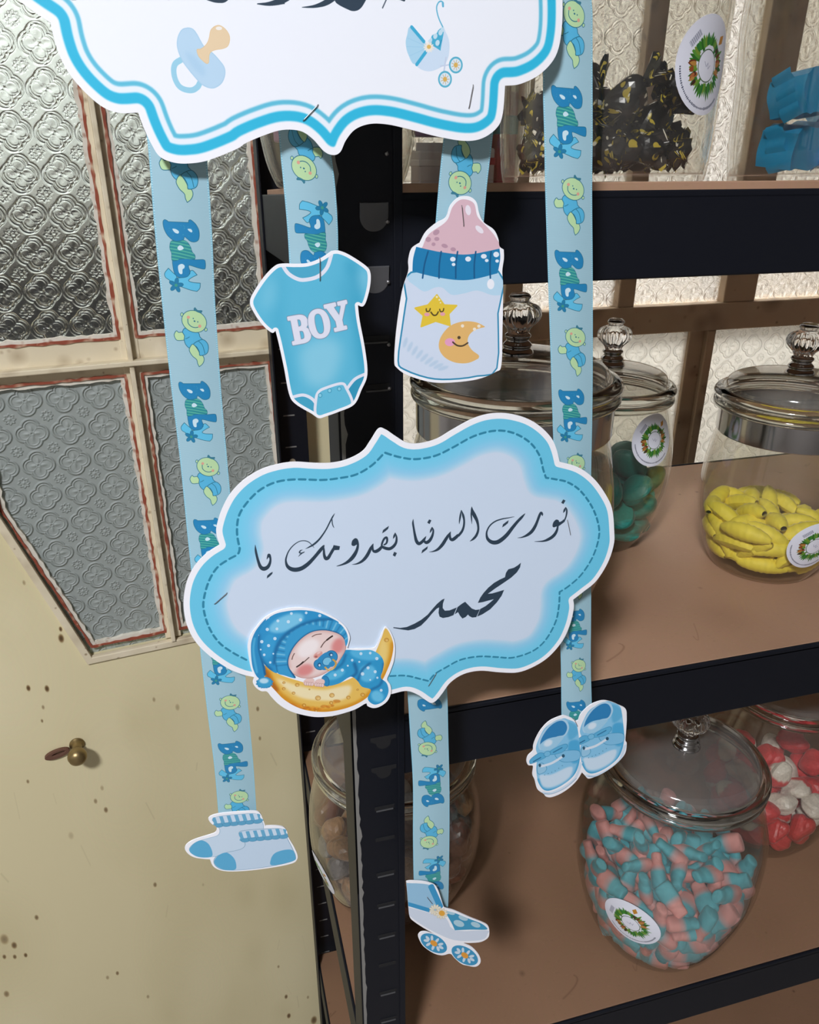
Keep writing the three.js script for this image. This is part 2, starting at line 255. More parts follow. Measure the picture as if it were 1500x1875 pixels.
// a white cupboard standing in the room behind the door, seen through its upper panes
{
  const t = thing('wall_cupboard', 'white wall cupboard glimpsed through the upper panes of the cream door', 'cupboard', [-0.45, 1.43, -1.5]), w = STD(lin(0.8, 0.84, 0.8), 0.5);
  part('carcass', rbox(-0.45, 0.5, 0, 0.75, -0.3, 0, 0.004), w, t); for (const x of [-0.44, 0.035]) { const d = part('cupboard_door', rbox(x, x + 0.455, 0.012, 0.74, 0.001, 0.019, 0.003), w, t); part('knob', new THREE.SphereGeometry(0.012, 12, 8).translate(x + (x < 0 ? 0.42 : 0.035), 0.06, 0.028), steel, d); }
  part('cupboard_ledge', box(-0.5, 0.6, -0.045, -0.002, -0.12, 0.03), STD(lin(0.42, 0.36, 0.31), 0.7), t, 'brownish ledge below the cupboard');
}

// ------------------------------------------------------------------ shelving unit
const black = PHY({ color: lin(0.0055, 0.0065, 0.0105), roughness: 0.46, specularIntensity: 0.42 }), blackWorn = STD(lin(0.2, 0.195, 0.18), 0.5), slotMat = STD(lin(0.004, 0.004, 0.005), 0.8), tabMat = STD(lin(0.11, 0.11, 0.115), 0.34, { metalness: 0.4 });
const lipMat = STD(lin(0.05, 0.05, 0.052), 0.5);
const boardTex = noiseTexture(1024, 0.6, (c, n) => { c.fillStyle = '#a17e64'; c.fillRect(0, 0, n, n); blotch(c, n, 70, '178,142,114', 40, 170, 0.25); blotch(c, n, 60, '128,96,74', 30, 130, 0.22); blotch(c, n, 26, '70,46,30', 2, 7, 0.6); for (let i = 0; i < 5000; i++) { c.fillStyle = rnd() < 0.5 ? 'rgba(70,46,32,0.10)' : 'rgba(220,188,156,0.10)'; c.fillRect(rnd() * n, rnd() * n, rr(1, 5), 1); } for (let i = 0; i < 14; i++) { c.strokeStyle = 'rgba(80,50,34,0.25)'; c.lineWidth = rr(1, 3); const x = rnd() * n, y = rnd() * n; c.beginPath(); c.moveTo(x, y); c.quadraticCurveTo(x + rr(-30, 30), y + rr(-10, 30), x + rr(-50, 50), y + rr(-40, 40)); c.stroke(); } });
const boardMat = STD(0xffffff, 0.62, { map: boardTex }), boardEdge = STD(lin(0.42, 0.27, 0.16), 0.8);
const SX0 = 0.064, SX1 = 0.985, SZ0 = -0.383, SZ1 = -0.8, PW = 0.035;
const unit = thing('shelving_unit', 'black slotted metal shelving unit with brown fibreboard shelves holding the sweet jars', 'shelving', [SX0, 0, SZ0]);
unit.position.set(0, 0, 0);
const U = (w, h) => { const s = new THREE.Shape(), r = w / 2; s.moveTo(-r, 0); s.lineTo(-r, -(h - r)); s.absarc(0, -(h - r), r, Math.PI, 2 * Math.PI); s.lineTo(r, 0); s.closePath(); return s; };
const tabGeo = (() => { const g = new THREE.ExtrudeGeometry(U(0.0132, 0.0125), { depth: 0.0008, bevelEnabled: true, bevelSize: 0.0004, bevelThickness: 0.0003, bevelSegments: 2, curveSegments: 10 }); g.rotateX(0.13); return g; })();
const slotGeo = box(-0.0068, 0.0068, -0.0016, 0.0016, 0, 0.0004), lipGeo = rbox(-0.006, 0.006, -0.0024, -0.0014, 0, 0.0012, 0.0003), holeGeo = (() => { const s = new THREE.Shape(); s.moveTo(-0.0085, 0.003); s.lineTo(0.0085, 0.003); s.lineTo(0.0085, 0); s.lineTo(0.005, -0.0005); s.absarc(0, -0.002, 0.005, 0, -Math.PI, true); s.lineTo(-0.0085, 0); s.closePath(); return new THREE.ExtrudeGeometry(s, { depth: 0.0004, bevelEnabled: false }); })();
function post(x, z, sx, sz, name) { // an L section of bent sheet: one flange across, one going back
  const t = 0.0016, g = [rbox(Math.min(x, x + sx * PW), Math.max(x, x + sx * PW), 0.02, 2.02, Math.min(z, z - sz * t), Math.max(z, z - sz * t), 0.0005), rbox(Math.min(x, x + sx * t), Math.max(x, x + sx * t), 0.02, 2.02, Math.min(z, z - sz * PW), Math.max(z, z - sz * PW), 0.0005)];
  const m = part('post', merge(g), black, unit);
  part('foot', rbox(Math.min(x, x + sx * PW) - 0.002, Math.max(x, x + sx * PW) + 0.002, 0, 0.03, Math.min(z, z - sz * PW) - 0.002, Math.max(z, z - sz * PW) + 0.002, 0.002), black, m);
  return m;
}
const pf = post(SX0, SZ0, 1, 1), pb = post(SX0, SZ1 , 1, -1); post(SX1, SZ0, -1, 1); post(SX1, SZ1, -1, -1);
{ // worn paint along the bent corner, a folded lip on the other side
  const pts = []; for (let i = 0; i <= 260; i++) pts.push([0.0006 + 0.0009 * rnd() * (rnd() < 0.8 ? 1 : 2.2), 0.3 + i * 0.0055]);
  const L = pts.map(([w, y]) => [SX0 + 0.0012, y]), R = pts.map(([w, y]) => [SX0 + 0.0012 + 0.0012 + w, y]).reverse();
  part('worn_edge', ext([...L, ...R], null, SZ0 - 0.0004, SZ0 + 0.0002), blackWorn, pf, 'pale worn paint along the bent corner');
  part('folded_lip', rbox(SX0 + PW - 0.0045, SX0 + PW, 0.03, 2.0, SZ0, SZ0 + 0.0012, 0.0005), black, pf);
  const cx = SX0 + 0.021, ys = [1.4753, 1.4464, 1.4168, 1.3917, 1.361, 1.331, 1.301, 1.271, 1.241, 1.211, 1.1567, 1.1314, 1.0981, 1.0692, 1.0352, 1.0033, 0.97, 0.937, 0.904, 0.8702];
  ys.forEach((y, i) => {
    if (i < 2) { const m = part('punched_tab', tabGeo, tabMat, pf); m.position.set(cx, y + 0.0055, SZ0 + 0.0006); return; }
    const hook = i === 10 || i === 11, m = part(hook ? 'connector_hole' : 'slot', hook ? holeGeo : slotGeo, slotMat, pf); m.position.set(cx, y, SZ0);
    if (!hook && i % 4 !== 1) { const l = part('slot_lip', lipGeo, lipMat, pf); l.position.set(cx, y, SZ0); }
  });
  for (const y of [1.502, 1.4725, 1.4445, 1.4135, 1.3905]) { const d = part('rivet', new THREE.SphereGeometry(0.0011, 10, 8), steel, pf); d.position.set(SX0 + 0.0275, y, SZ0 + 0.0006); }
  const markGeo = box(-0.006, 0.006, -0.0007, 0.0007, 0, 0.0006);
  for (let y = 0.14; y < 1.46; y += 0.0358) { const m = part('slot', markGeo, blackWorn, pb); m.position.set(SX0 + 0.016, y, SZ1 + 0.0016); }
  const h = part('lit_bolt_hole', new THREE.CylinderGeometry(0.0034, 0.0034, 0.0015, 16).rotateX(Math.PI / 2), STD(lin(0.5, 0.43, 0.3), 0.4, { metalness: 0.4 }), pb); h.position.set(SX0 + 0.0165, 1.197, SZ1 + 0.0022);  // pale disc painted for the light showing through a bolt hole
}
const worldUV = (g) => { const p = g.attributes.position, n = g.attributes.normal, u = new Float32Array(p.count * 2); for (let i = 0; i < p.count; i++) { const ny = Math.abs(n.getY(i)) > 0.6; u[2 * i] = p.getX(i) + 0.13; u[2 * i + 1] = ny ? -p.getZ(i) : p.getY(i); } g.setAttribute('uv', new THREE.BufferAttribute(u, 2)); return g; };
const boardShaded = STD(lin(0.6, 0.56, 0.5), 0.66, { map: boardTex });  // darker copy of the board colour: shade on the lower shelves is put into it
function level(y, h, boardTop, zBack, tilt, lip, mat = boardMat) {
  const put = (name, geo, mat, label) => { const m = part(name, geo, mat, unit, label); geo.translate(0, -y, -SZ0); geo.rotateX(-tilt); geo.translate(0, y, SZ0); return m; };
  // front and back beams along the shelf, side beams along its depth
  const along = (z, dir) => { const e = rbox(SX0 + PW - 0.002, SX1 - PW + 0.002, y - h, y, Math.min(z, z - dir * 0.003), Math.max(z, z - dir * 0.003), 0.0012), f = rbox(SX0 + PW, SX1 - PW, y - 0.0045, y - 0.0025, Math.min(z, z - dir * 0.016), Math.max(z, z - dir * 0.016), 0.0006); return merge([e, f]); };
  const side = (x, dir) => rbox(Math.min(x, x + dir * 0.003), Math.max(x, x + dir * 0.003), y - h - 0.004, y, SZ1 + 0.012, SZ0 - PW * 0.4, 0.0012);
  put('beam', along(SZ0, 1), black); put('beam', along(zBack - 0.004, -1), black); put('beam', side(SX0 + 0.0018, 1), black); put('beam', side(SX1 - 0.0018, -1), black);
  const b = rbox(SX0 + 0.004, SX1 - 0.004, boardTop - 0.006, boardTop, zBack, SZ0 - lip, 0.0007); worldUV(b); put('shelf_board', b, mat);
}
level(1.4855, 0.0445, 1.4893, -0.735, 0.04, 0.0005);
level(1.78, 0.0445, 1.7838, -0.735, 0, 0.0005);
level(1.1726, 0.0485, 1.1722, -0.732, 0, 0.0032);
level(0.7968, 0.0485, 0.7964, -0.79, 0, 0.0032, boardShaded);
level(0.4, 0.0485, 0.3996, -0.79, 0, 0.0032, boardShaded);

// ------------------------------------------------------------------ sweet jars
const glass = PHY({ color: lin(0.93, 0.925, 0.9), roughness: 0.05, transmission: 0.992, thickness: 0, ior: 1.5 });
const lidGlass = PHY({ color: lin(0.62, 0.6, 0.56), roughness: 0.09, transmission: 0.86, thickness: 0, ior: 1.75 });
const thickGlass = PHY({ color: lin(0.93, 0.94, 0.92), roughness: 0.04, transmission: 1, thickness: 0.006, ior: 1.5 });
const crystal = PHY({ color: 0xffffff, roughness: 0.03, transmission: 1, thickness: 0.01, ior: 1.52 });
const chrome = STD(lin(0.4, 0.39, 0.39), 0.13, { metalness: 1 });
const lathe = (pts, seg = 64, steps = 5) => new THREE.LatheGeometry(smooth(pts, false, steps).map((p) => new THREE.Vector2(Math.max(p[0], 0.00005), p[1])), seg);
const stickerTex = (() => {
  const n = 384, cv = newCanvas(n, n), c = cv.getContext('2d'); c.fillStyle = '#eef0f6'; c.fillRect(0, 0, n, n); c.translate(n / 2, n / 2);
  const leaf = (a, r, l, w, col) => { c.save(); c.rotate(a); c.translate(0, -r); c.fillStyle = col; c.beginPath(); c.moveTo(0, -l); c.quadraticCurveTo(w, -l * 0.2, w * 0.5, l * 0.5); c.lineTo(-w * 0.5, l * 0.5); c.quadraticCurveTo(-w, -l * 0.2, 0, -l); c.fill(); c.restore(); };
  const cols = ['#3f8a2a', '#2f6e22', '#5c9a34', '#7c9a30', '#2c7a34'];
  for (let i = 0; i < 46; i++) { const a = i / 46 * 2 * Math.PI; leaf(a, rr(84, 100), rr(24, 46), rr(9, 16), cols[i % 5]); }
  for (let i = 0; i < 20; i++) { const a = (i < 10 ? rr(0.7, 1.9) : rr(3.9, 5.0)); leaf(a, rr(82, 106), rr(16, 30), rr(10, 16), ['#9a4a24', '#b86a3a', '#6e3018', '#c08a40', '#47281c'][i % 5]); }
  c.fillStyle = '#f3f5fb'; c.strokeStyle = '#3c5a34'; c.lineWidth = 4; c.beginPath(); c.ellipse(0, 0, 62, 62, 0, 0, 7); c.fill(); c.stroke();
  c.strokeStyle = 'rgba(80,84,120,.55)'; c.lineWidth = 2.5; c.beginPath(); c.moveTo(-22, -14); c.lineTo(-6, 4); c.lineTo(4, -12); c.lineTo(10, 10); c.lineTo(24, -6); c.stroke();
  c.save(); c.rotate(-0.9); c.fillStyle = '#eef0f6'; c.fillRect(-44, -158, 88, 44); for (let x = -36; x < 36; x += 5) { c.fillStyle = 'rgba(70,72,96,.75)'; c.fillRect(x, -150, x % 2 ? 3 : 1.6, 26); } c.restore();
  c.save(); c.rotate(0.62); c.fillStyle = '#eef0f6'; c.fillRect(-26, -164, 52, 60); c.fillStyle = '#c98a2c'; c.beginPath(); c.moveTo(0, -166); c.lineTo(18, -140); c.lineTo(0, -112); c.lineTo(-18, -140); c.fill(); c.restore();
  c.strokeStyle = '#4a4f63'; c.lineWidth = 9; for (let a = 0.7; a < 3.0; a += 0.055) { c.lineWidth = 5 + 6 * rnd(); c.beginPath(); c.arc(0, 0, 166, a, a + 0.034); c.stroke(); }
  return canvasTexture(cv);
})();
const stickerMat = STD(lin(0.86, 0.87, 0.9), 0.45, { map: stickerTex });
class Jar {
  constructor(label, x, y, z, d, o = {}) {
    Object.assign(this, { x, y, z, d, tilt: o.tilt || 0 });
    const { rb, belly, hb, neck, rim, hr } = d, straight = d.straight ?? 0.006;
    this.profile = smooth([[rb * 0.93, 0], [rb, 0.003], [rb + 0.5 * (belly - rb), 0.28 * hb], [belly * 0.975, 0.7 * hb], [belly, hb], [belly * 0.978, hb + 0.38 * (hr - straight - hb)], [neck + 0.28 * (belly - neck), hb + 0.75 * (hr - straight - hb)], [neck, hr - straight - 0.006], [neck, hr - 0.006]], false, 8);
    const t = this.group = thing('sweet_jar', label, 'jar', [x, y, z]);
    const body = [[0.0001, 0.0005], [rb * 0.6, 0.0012], ...this.profile, [neck - 0.0026, hr - 0.002], ...this.profile.slice().reverse().filter((p) => p[1] > 0.004).map((p) => [p[0] - 0.0018, p[1]]), [rb * 0.6, 0.0052], [0.0001, 0.005]].map((p) => new THREE.Vector2(...p));
    part('glass_body', new THREE.LatheGeometry(body, 72), glass, t); t.rotation.x = this.tilt;
    part('mouth_rim', lathe([[neck - 0.002, hr - 0.0078], [rim - 0.001, hr - 0.0072], [rim + 0.0006, hr - 0.0046], [rim - 0.001, hr - 0.0018], [neck - 0.002, hr - 0.0012], [neck - 0.0026, hr - 0.0045], [neck - 0.002, hr - 0.0078]], 72, 3), thickGlass, t);
    if (o.noLid) return;
    const R = rim, lid = part('lid', lathe([[R * 0.895, hr + 0.0045], [R * 0.875, hr + 0.0115], [R * 0.8, hr + 0.0162], [R * 0.6, hr + 0.0195], [R * 0.3, hr + 0.0215], [0.0001, hr + 0.022]], 72, 4), lidGlass, t);
    part('lid_rim', lathe([[R * 0.9, hr + 0.0002], [R - 0.0005, hr + 0.0006], [R + 0.0012, hr + 0.0035], [R - 0.0005, hr + 0.0064], [R * 0.95, hr + 0.0076], [R * 0.9, hr + 0.008], [R * 0.88, hr + 0.004], [R * 0.9, hr + 0.0002]], 72, 3), thickGlass, lid);
    const ky = hr + 0.022, k = d.knob || 1;
    part('knob_stem', lathe([[0.0001, ky - 0.001], [0.0102 * k, ky - 0.001], [0.0108 * k, ky + 0.0015], [0.0088 * k, ky + 0.004], [0.0098 * k, ky + 0.006], [0.0072 * k, ky + 0.009], [0.0088 * k, ky + 0.0118], [0.0066 * k, ky + 0.0135], [0.0001, ky + 0.0137]], 28, 3), chrome, lid);
    const g = lathe([[0.0001, 0], [0.006, 0.0002], [0.0085, 0.004], [0.0135, 0.009], [0.0148, 0.0135], [0.0125, 0.018], [0.0068, 0.0205], [0.0062, 0.0222], [0.0072, 0.0238], [0.005, 0.0262], [0.0001, 0.0268]], 72, 4), p = g.attributes.position;
    for (let i = 0; i < p.count; i++) { const r = Math.hypot(p.getX(i), p.getZ(i)), a = Math.atan2(p.getZ(i), p.getX(i)), f = r > 0.0074 ? 1 - 0.1 * Math.pow(Math.abs(Math.cos(a * 6)), 4) : 1; p.setX(i, p.getX(i) * f * k); p.setZ(i, p.getZ(i) * f * k); p.setY(i, p.getY(i) * k + ky + 0.013); }
    g.computeVertexNormals(); part('crystal_knob', g, crystal, lid);
    if (o.band) { const b0 = hr - 0.008 - o.band, b1 = hr - 0.0075, n = neck + 0.0006; part('metal_band', new THREE.LatheGeometry([[n, b0], [n + 0.0005, b0 + 0.0008], [n + 0.0006, b1 - 0.0008], [n, b1]].map((q) => new THREE.Vector2(...q)), 72), chrome, t, 'polished metal band below the rim'); }
  }
  radius(h) { const p = this.profile; if (h <= p[0][1]) return p[0][0]; for (let i = 1; i < p.length; i++) if (h <= p[i][1]) { const k = (h - p[i - 1][1]) / (p[i][1] - p[i - 1][1] || 1); return p[i - 1][0] + (p[i][0] - p[i - 1][0]) * k; } return p[p.length - 1][0]; }
  sticker(theta, h, r = 0.024, roll = 0) {
    const pos = [], uv = [], idx = [], N = 10, M = 40, R0 = this.radius(h);
    for (let i = 0; i <= N; i++) for (let j = 0; j < M; j++) { const q = r * i / N, f = j / M * 2 * Math.PI, a = q * Math.cos(f), b = q * Math.sin(f), slope = (this.radius(h + 0.004) - this.radius(h - 0.004)) / 0.008, hh = h + b / Math.sqrt(1 + slope * slope), th = theta + a / R0, R = this.radius(hh) + 0.0005; pos.push(Math.sin(th) * R, hh, Math.cos(th) * R); const u = Math.cos(f + roll) * i / N * 0.5 + 0.5, v = Math.sin(f + roll) * i / N * 0.5 + 0.5; uv.push(u, v); }
    for (let i = 0; i < N; i++) for (let j = 0; j < M; j++) { const a = i * M + j, b = i * M + (j + 1) % M, c = a + M, e = b + M; idx.push(a, c, b, b, c, e); }
    const g = new THREE.BufferGeometry(); g.setAttribute('position', new THREE.Float32BufferAttribute(pos, 3)); g.setAttribute('uv', new THREE.Float32BufferAttribute(uv, 2)); g.setIndex(idx); g.computeVertexNormals();
    part('sticker', g, stickerMat, this.group, 'round white sticker with a leafy wreath print'); return this;
  }
  // settles n round bodies of radius r in the jar; returns their centres
  settle(n, r, rounds = 260) {
    const P = []; for (let i = 0; i < n; i++) { const a = rr(0, 6.283), q = Math.sqrt(rnd()) * (this.d.rb - r); P.push(V(Math.cos(a) * q, r + rr(0, 1) * this.d.hr * 0.9, Math.sin(a) * q)); }
    const d = V(0, 0, 0);
    for (let k = 0; k < rounds; k++) {
      for (const p of P) p.y -= 0.0012 * (k < rounds * 0.85 ? 1 : 0.15);
      for (let s = 0; s < 2; s++) {
        for (let i = 0; i < n; i++) for (let j = i + 1; j < n; j++) { d.subVectors(P[i], P[j]); const l2 = d.lengthSq(); if (l2 < 4 * r * r && l2 > 1e-12) { const l = Math.sqrt(l2), m = (2 * r - l) * 0.5 / l; P[i].addScaledVector(d, m); P[j].addScaledVector(d, -m); } }
        for (const p of P) { if (p.y < r + 0.0055) p.y = r + 0.0055; const lim = this.radius(p.y) - r - 0.0026, q = Math.hypot(p.x, p.z); if (q > lim) { p.x *= lim / q; p.z *= lim / q; } }
      }
    }
    return P;
  }
  fill(name, label, category, group, makers, n, r, tilt, scale, half, axis, thick = 0.006) { // half: half length along the axis, kept inside the glass
    const ax = V(...axis), e = V(0, 0, 0), Q = new THREE.Quaternion(), lean = new THREE.Quaternion().setFromAxisAngle(V(1, 0, 0), this.tilt);
    const inside = (p, q, k) => { for (const s of [-1, 1]) { e.copy(ax).applyQuaternion(q).multiplyScalar(s * half * k).add(p); if (e.y < thick || Math.hypot(e.x, e.z) > this.radius(Math.max(0.006, e.y)) - thick - 0.001) return false; } return true; };
    this.settle(n, r).forEach((p, i) => {
      const m = makers[i % makers.length].clone(), k = rr(...scale); let ok = false;
      for (let t = 0; t < 40 && !ok; t++) { const f = t < 24 ? tilt : 0.25; Q.setFromEuler(new THREE.Euler(rr(-f, f), rr(0, 6.283), rr(-f, f))); if (tilt > 3 && t < 24) Q.setFromEuler(new THREE.Euler(rr(0, 6.28), rr(0, 6.28), rr(0, 6.28))); ok = inside(p, Q, k); }
      if (!ok) { const d = V(-p.z, 0, p.x).normalize(); Q.setFromUnitVectors(ax, d); const lim = Math.max(0, Math.sqrt(Math.max(0, (this.radius(p.y) - thick - 0.0015) ** 2 - (half * k) ** 2))), h = Math.hypot(p.x, p.z); if (h > lim) { p.x *= lim / h; p.z *= lim / h; } p.y = Math.max(p.y, thick + 0.003); }
      m.name = numbered(name); scene.add(m); m.position.copy(p).applyQuaternion(lean).add(V(this.x, this.y, this.z)); m.quaternion.copy(lean).multiply(Q); m.scale.setScalar(k); const L = Array.isArray(label) ? [label[i % label.length], group[i % group.length]] : [label, group]; tag(m, L[0], category, L[1]);
    });
  }
}
const proto = (geo, mat) => { const m = new THREE.Mesh(geo, mat); m.castShadow = m.receiveShadow = true; return m; };
function paint(g, f) { const p = g.attributes.position, c = new Float32Array(p.count * 3); for (let i = 0; i < p.count; i++) { const q = f(p.getX(i), p.getY(i), p.getZ(i)); c.set(q, i * 3); } g.setAttribute('color', new THREE.BufferAttribute(c, 3)); return g; }
function lump(r, detail, amp, seed, sq) { const g = new THREE.IcosahedronGeometry(r, detail), p = g.attributes.position; for (let i = 0; i < p.count; i++) { const x = p.getX(i) / r, y = p.getY(i) / r, z = p.getZ(i) / r, f = 1 + amp * (Math.sin(3.1 * x + seed) * Math.sin(2.7 * y + 2 * seed) + 0.6 * Math.sin(4.3 * z + 3 * seed + 2 * x) + 0.35 * Math.sin(7 * y - 5 * x + seed)); p.setXYZ(i, p.getX(i) * f * sq[0], p.getY(i) * f * sq[1], p.getZ(i) * f * sq[2]); } g.computeVertexNormals(); return g; }
const sugar = (extra = {}) => PHY({ vertexColors: true, roughness: 0.62, sheen: 0.4, sheenColor: new THREE.Color(1, 1, 1), sheenRoughness: 0.6, ...extra });

const BIG = { rb: 0.0567, belly: 0.0846, hb: 0.1145, neck: 0.0695, rim: 0.0726, hr: 0.207, knob: 1.1 }, MIDDLE = { rb: 0.044, belly: 0.0608, hb: 0.07, neck: 0.0545, rim: 0.0605, hr: 0.149, straight: 0.022 };
const MID = 1.1726, LOW = 0.7972, TOP = 1.4893;
// lower shelf
const jarD = new Jar('large lidded jar of pink and blue gummies at the front of the lower shelf', 0.3766, LOW, -0.4533, BIG).sticker(-0.9, 0.084, 0.0262, -0.5);
const jarE = new Jar('lidded jar of red and white gummies behind the pink and blue gummy jar', 0.562, LOW, -0.535, { ...BIG, rb: 0.052, belly: 0.077, neck: 0.062, rim: 0.065, hr: 0.192, hb: 0.1 });
const jarF = new Jar('lidded jar of brown sweets on the lower shelf behind the black front post', 0.136, LOW, -0.5647, { ...BIG, belly: 0.0865, rim: 0.079, neck: 0.075, hr: 0.178, hb: 0.095 }).sticker(-1.3, 0.064, 0.023, 0.2);
// middle shelf
const jarA = new Jar('steel banded glass jar standing behind the lower greeting plaque on the middle shelf', 0.2022, MID, -0.4763, { rb: 0.05, belly: 0.0752, hb: 0.09, neck: 0.0665, rim: 0.0708, hr: 0.187, straight: 0.026 }, { band: 0.022 });
const jarB = new Jar('lidded jar of teal green gummies at the back of the middle shelf', 0.34, MID, -0.5915, { rb: 0.0405, belly: 0.0615, hb: 0.075, neck: 0.0535, rim: 0.0562, hr: 0.143 }).sticker(0.28, 0.113, 0.0225, 0.1);
const jarC = new Jar('steel banded jar of yellow banana sweets on the middle shelf', 0.4596, MID, -0.5055, MIDDLE, { band: 0.02 }).sticker(-0.04, 0.044, 0.0225, 0.25);
// upper shelf
const TALL = { rb: 0.067, belly: 0.0722, hb: 0.1, neck: 0.066, rim: 0.07, hr: 0.188 };
const jarU = new Jar('tall glass jar of black wrapped sweets with yellow spots on the upper shelf', 0.275, TOP - 0.0052, -0.52, TALL, { tilt: -0.04 }).sticker(0.43, 0.063, 0.026, 0.1);
const jarV = new Jar('tall glass jar of blue foil sweets at the right end of the upper shelf', 0.457, TOP - 0.0052, -0.52, TALL, { tilt: -0.04 });
const jarW = new Jar('glass jar of coloured packets on the upper shelf left of the front post', 0.112, TOP - 0.0091, -0.62, { rb: 0.048, belly: 0.06, hb: 0.07, neck: 0.05, rim: 0.054, hr: 0.2 }, { tilt: -0.04 });
const jarX = new Jar('glass jar of coloured packets on the upper shelf right of the front post', 0.226, TOP - 0.0115, -0.682, { rb: 0.05, belly: 0.058, hb: 0.07, neck: 0.05, rim: 0.054, hr: 0.2 }, { tilt: -0.04 });
{
  const mk = (flip) => { const g = lathe([[0.0001, -0.0145], [0.0062, -0.014], [0.0078, -0.0105], [0.0078, -0.0015], [0.0066, 0.004], [0.0056, 0.007], [0.0056, 0.0115], [0.0046, 0.014], [0.0001, 0.0143]], 12, 2); g.scale(1.1, 1, 0.74); return proto(paint(g, (x, y, z) => { const k = 0.9 + 0.2 * rnd(), pink = [0.66 * k, 0.3 * k, 0.28 * k], blue = [0.1 * k, 0.4 * k, 0.47 * k], t = Math.min(1, Math.max(0, (y * (flip ? -1 : 1) + 0.001) * 300 + 0.5)); return pink.map((v, i) => v * (1 - t) + blue[i] * t); }), sugar({ roughness: 0.75 })); };
  jarD.fill('gummy_bottle', 'sugared pink and blue bottle gummy in the large jar on the lower shelf', 'gummy', 'pink and blue bottle gummies', [mk(false), mk(true), mk(false)], 272, 0.0098, 9, [0.95, 1.15], 0.0145, [0, 1, 0], 0.0062);
}
{
  const red = (seed, white) => proto(paint(lump(0.0155, 4, 0.12, seed, [1.1, 0.75, 1]), (x, y, z) => { const k = 0.85 + 0.3 * rnd(), w = white(x, y, z); return w ? [0.72 * k, 0.66 * k, 0.58 * k] : [0.6 * k, 0.055 * k, 0.06 * k]; }), sugar({ roughness: 0.4 }));
  jarE.fill('red_gummy', ['red gummy lump in the jar behind the pink and blue gummies', 'half red half cream gummy lump in the jar behind the pink and blue gummies', 'red gummy lump in the jar behind the pink and blue gummies', 'half red half cream gummy lump in the jar behind the pink and blue gummies', 'cream white gummy lump in the jar behind the pink and blue gummies'], 'gummy', ['red gummies', 'half red half cream gummies', 'red gummies', 'half red half cream gummies', 'cream white gummies'], [red(1, () => false), red(2.3, (x) => x > 0.005), red(4, () => false), red(5, (x, y, z) => z > 0.002), red(6.5, () => true)], 50, 0.0146, 9, [0.88, 1.02], 0.0225, [1, 0, 0], 0.0145);
}
{
  const mk = (seed, c) => proto(paint(lump(0.0155, 3, 0.14, seed, [1.2, 0.7, 0.95]), () => { const k = 0.75 + 0.5 * rnd(); return c.map((v) => v * k); }), sugar({ roughness: 0.3, clearcoat: 0.4 }));
  jarF.fill('brown_gummy', ['brown gummy in the jar behind the black front post', 'dark brown gummy in the jar behind the black front post', 'tan gummy in the jar behind the black front post', 'grey gummy in the jar behind the black front post', 'reddish brown gummy in the jar behind the black front post'], 'gummy', ['brown gummies', 'dark brown gummies', 'tan gummies', 'grey gummies', 'reddish brown gummies'], [mk(1, [0.16, 0.06, 0.03]), mk(2, [0.09, 0.036, 0.022]), mk(3, [0.3, 0.17, 0.08]), mk(4, [0.17, 0.16, 0.16]), mk(6, [0.22, 0.07, 0.035])], 96, 0.0146, 9, [0.82, 0.96], 0.0215, [1, 0, 0], 0.0142);
}
{
  const mk = (seed, c) => { const g = lump(0.0165, 4, 0.06, seed, [1, 0.5, 1]); return proto(paint(g, (x, y) => { const k = 0.85 + 0.25 * rnd(), e = y > 0.004 ? 1.5 : 1; return c.map((v) => v * k * e); }), sugar({ roughness: 0.5 })); };
  jarB.fill('teal_gummy', 'teal green sugared gummy disc in the jar at the back of the middle shelf', 'gummy', 'teal green gummies', [mk(1, [0.012, 0.19, 0.15]), mk(2, [0.025, 0.27, 0.22]), mk(3, [0.01, 0.14, 0.11]), mk(4.4, [0.06, 0.38, 0.32])], 38, 0.0134, 9, [0.92, 1.05], 0.0185, [1, 0, 0], 0.0095);
}
{
  const mk = (bend, twist) => { const c = new THREE.QuadraticBezierCurve3(V(-0.0195, 0, 0), V(0, bend, twist), V(0.0195, 0, 0)), g = new THREE.TubeGeometry(c, 18, 1, 8, false), p = g.attributes.position, ctr = c.getPoints(18); for (let i = 0; i < p.count; i++) { const k = Math.floor(i / 9), t = k / 18, r = 0.0072 * Math.pow(Math.max(0.0, Math.sin(Math.PI * (0.04 + 0.92 * t))), 0.55), o = ctr[k]; const d = V(p.getX(i), p.getY(i), p.getZ(i)).sub(c.getPointAt(t)); d.multiplyScalar(r * (1 + 0.05 * Math.sin(i * 1.7))); const q = c.getPointAt(t).add(d); p.setXYZ(i, q.x, q.y, q.z); } g.computeVertexNormals(); return proto(paint(g, (x) => { const k = 0.92 + 0.14 * rnd(), e = 1; return [0.92 * k * e, 0.77 * k * e, 0.07 * k]; }), sugar({ roughness: 0.6 })); };
  jarC.fill('banana_sweet', 'yellow foam banana sweet in the steel banded jar', 'sweet', 'yellow banana sweets', [mk(0.006, 0), mk(0.009, 0.004), mk(0.004, -0.004)], 76, 0.0088, 0.55, [0.9, 1.1], 0.0192, [1, 0, 0]);
}
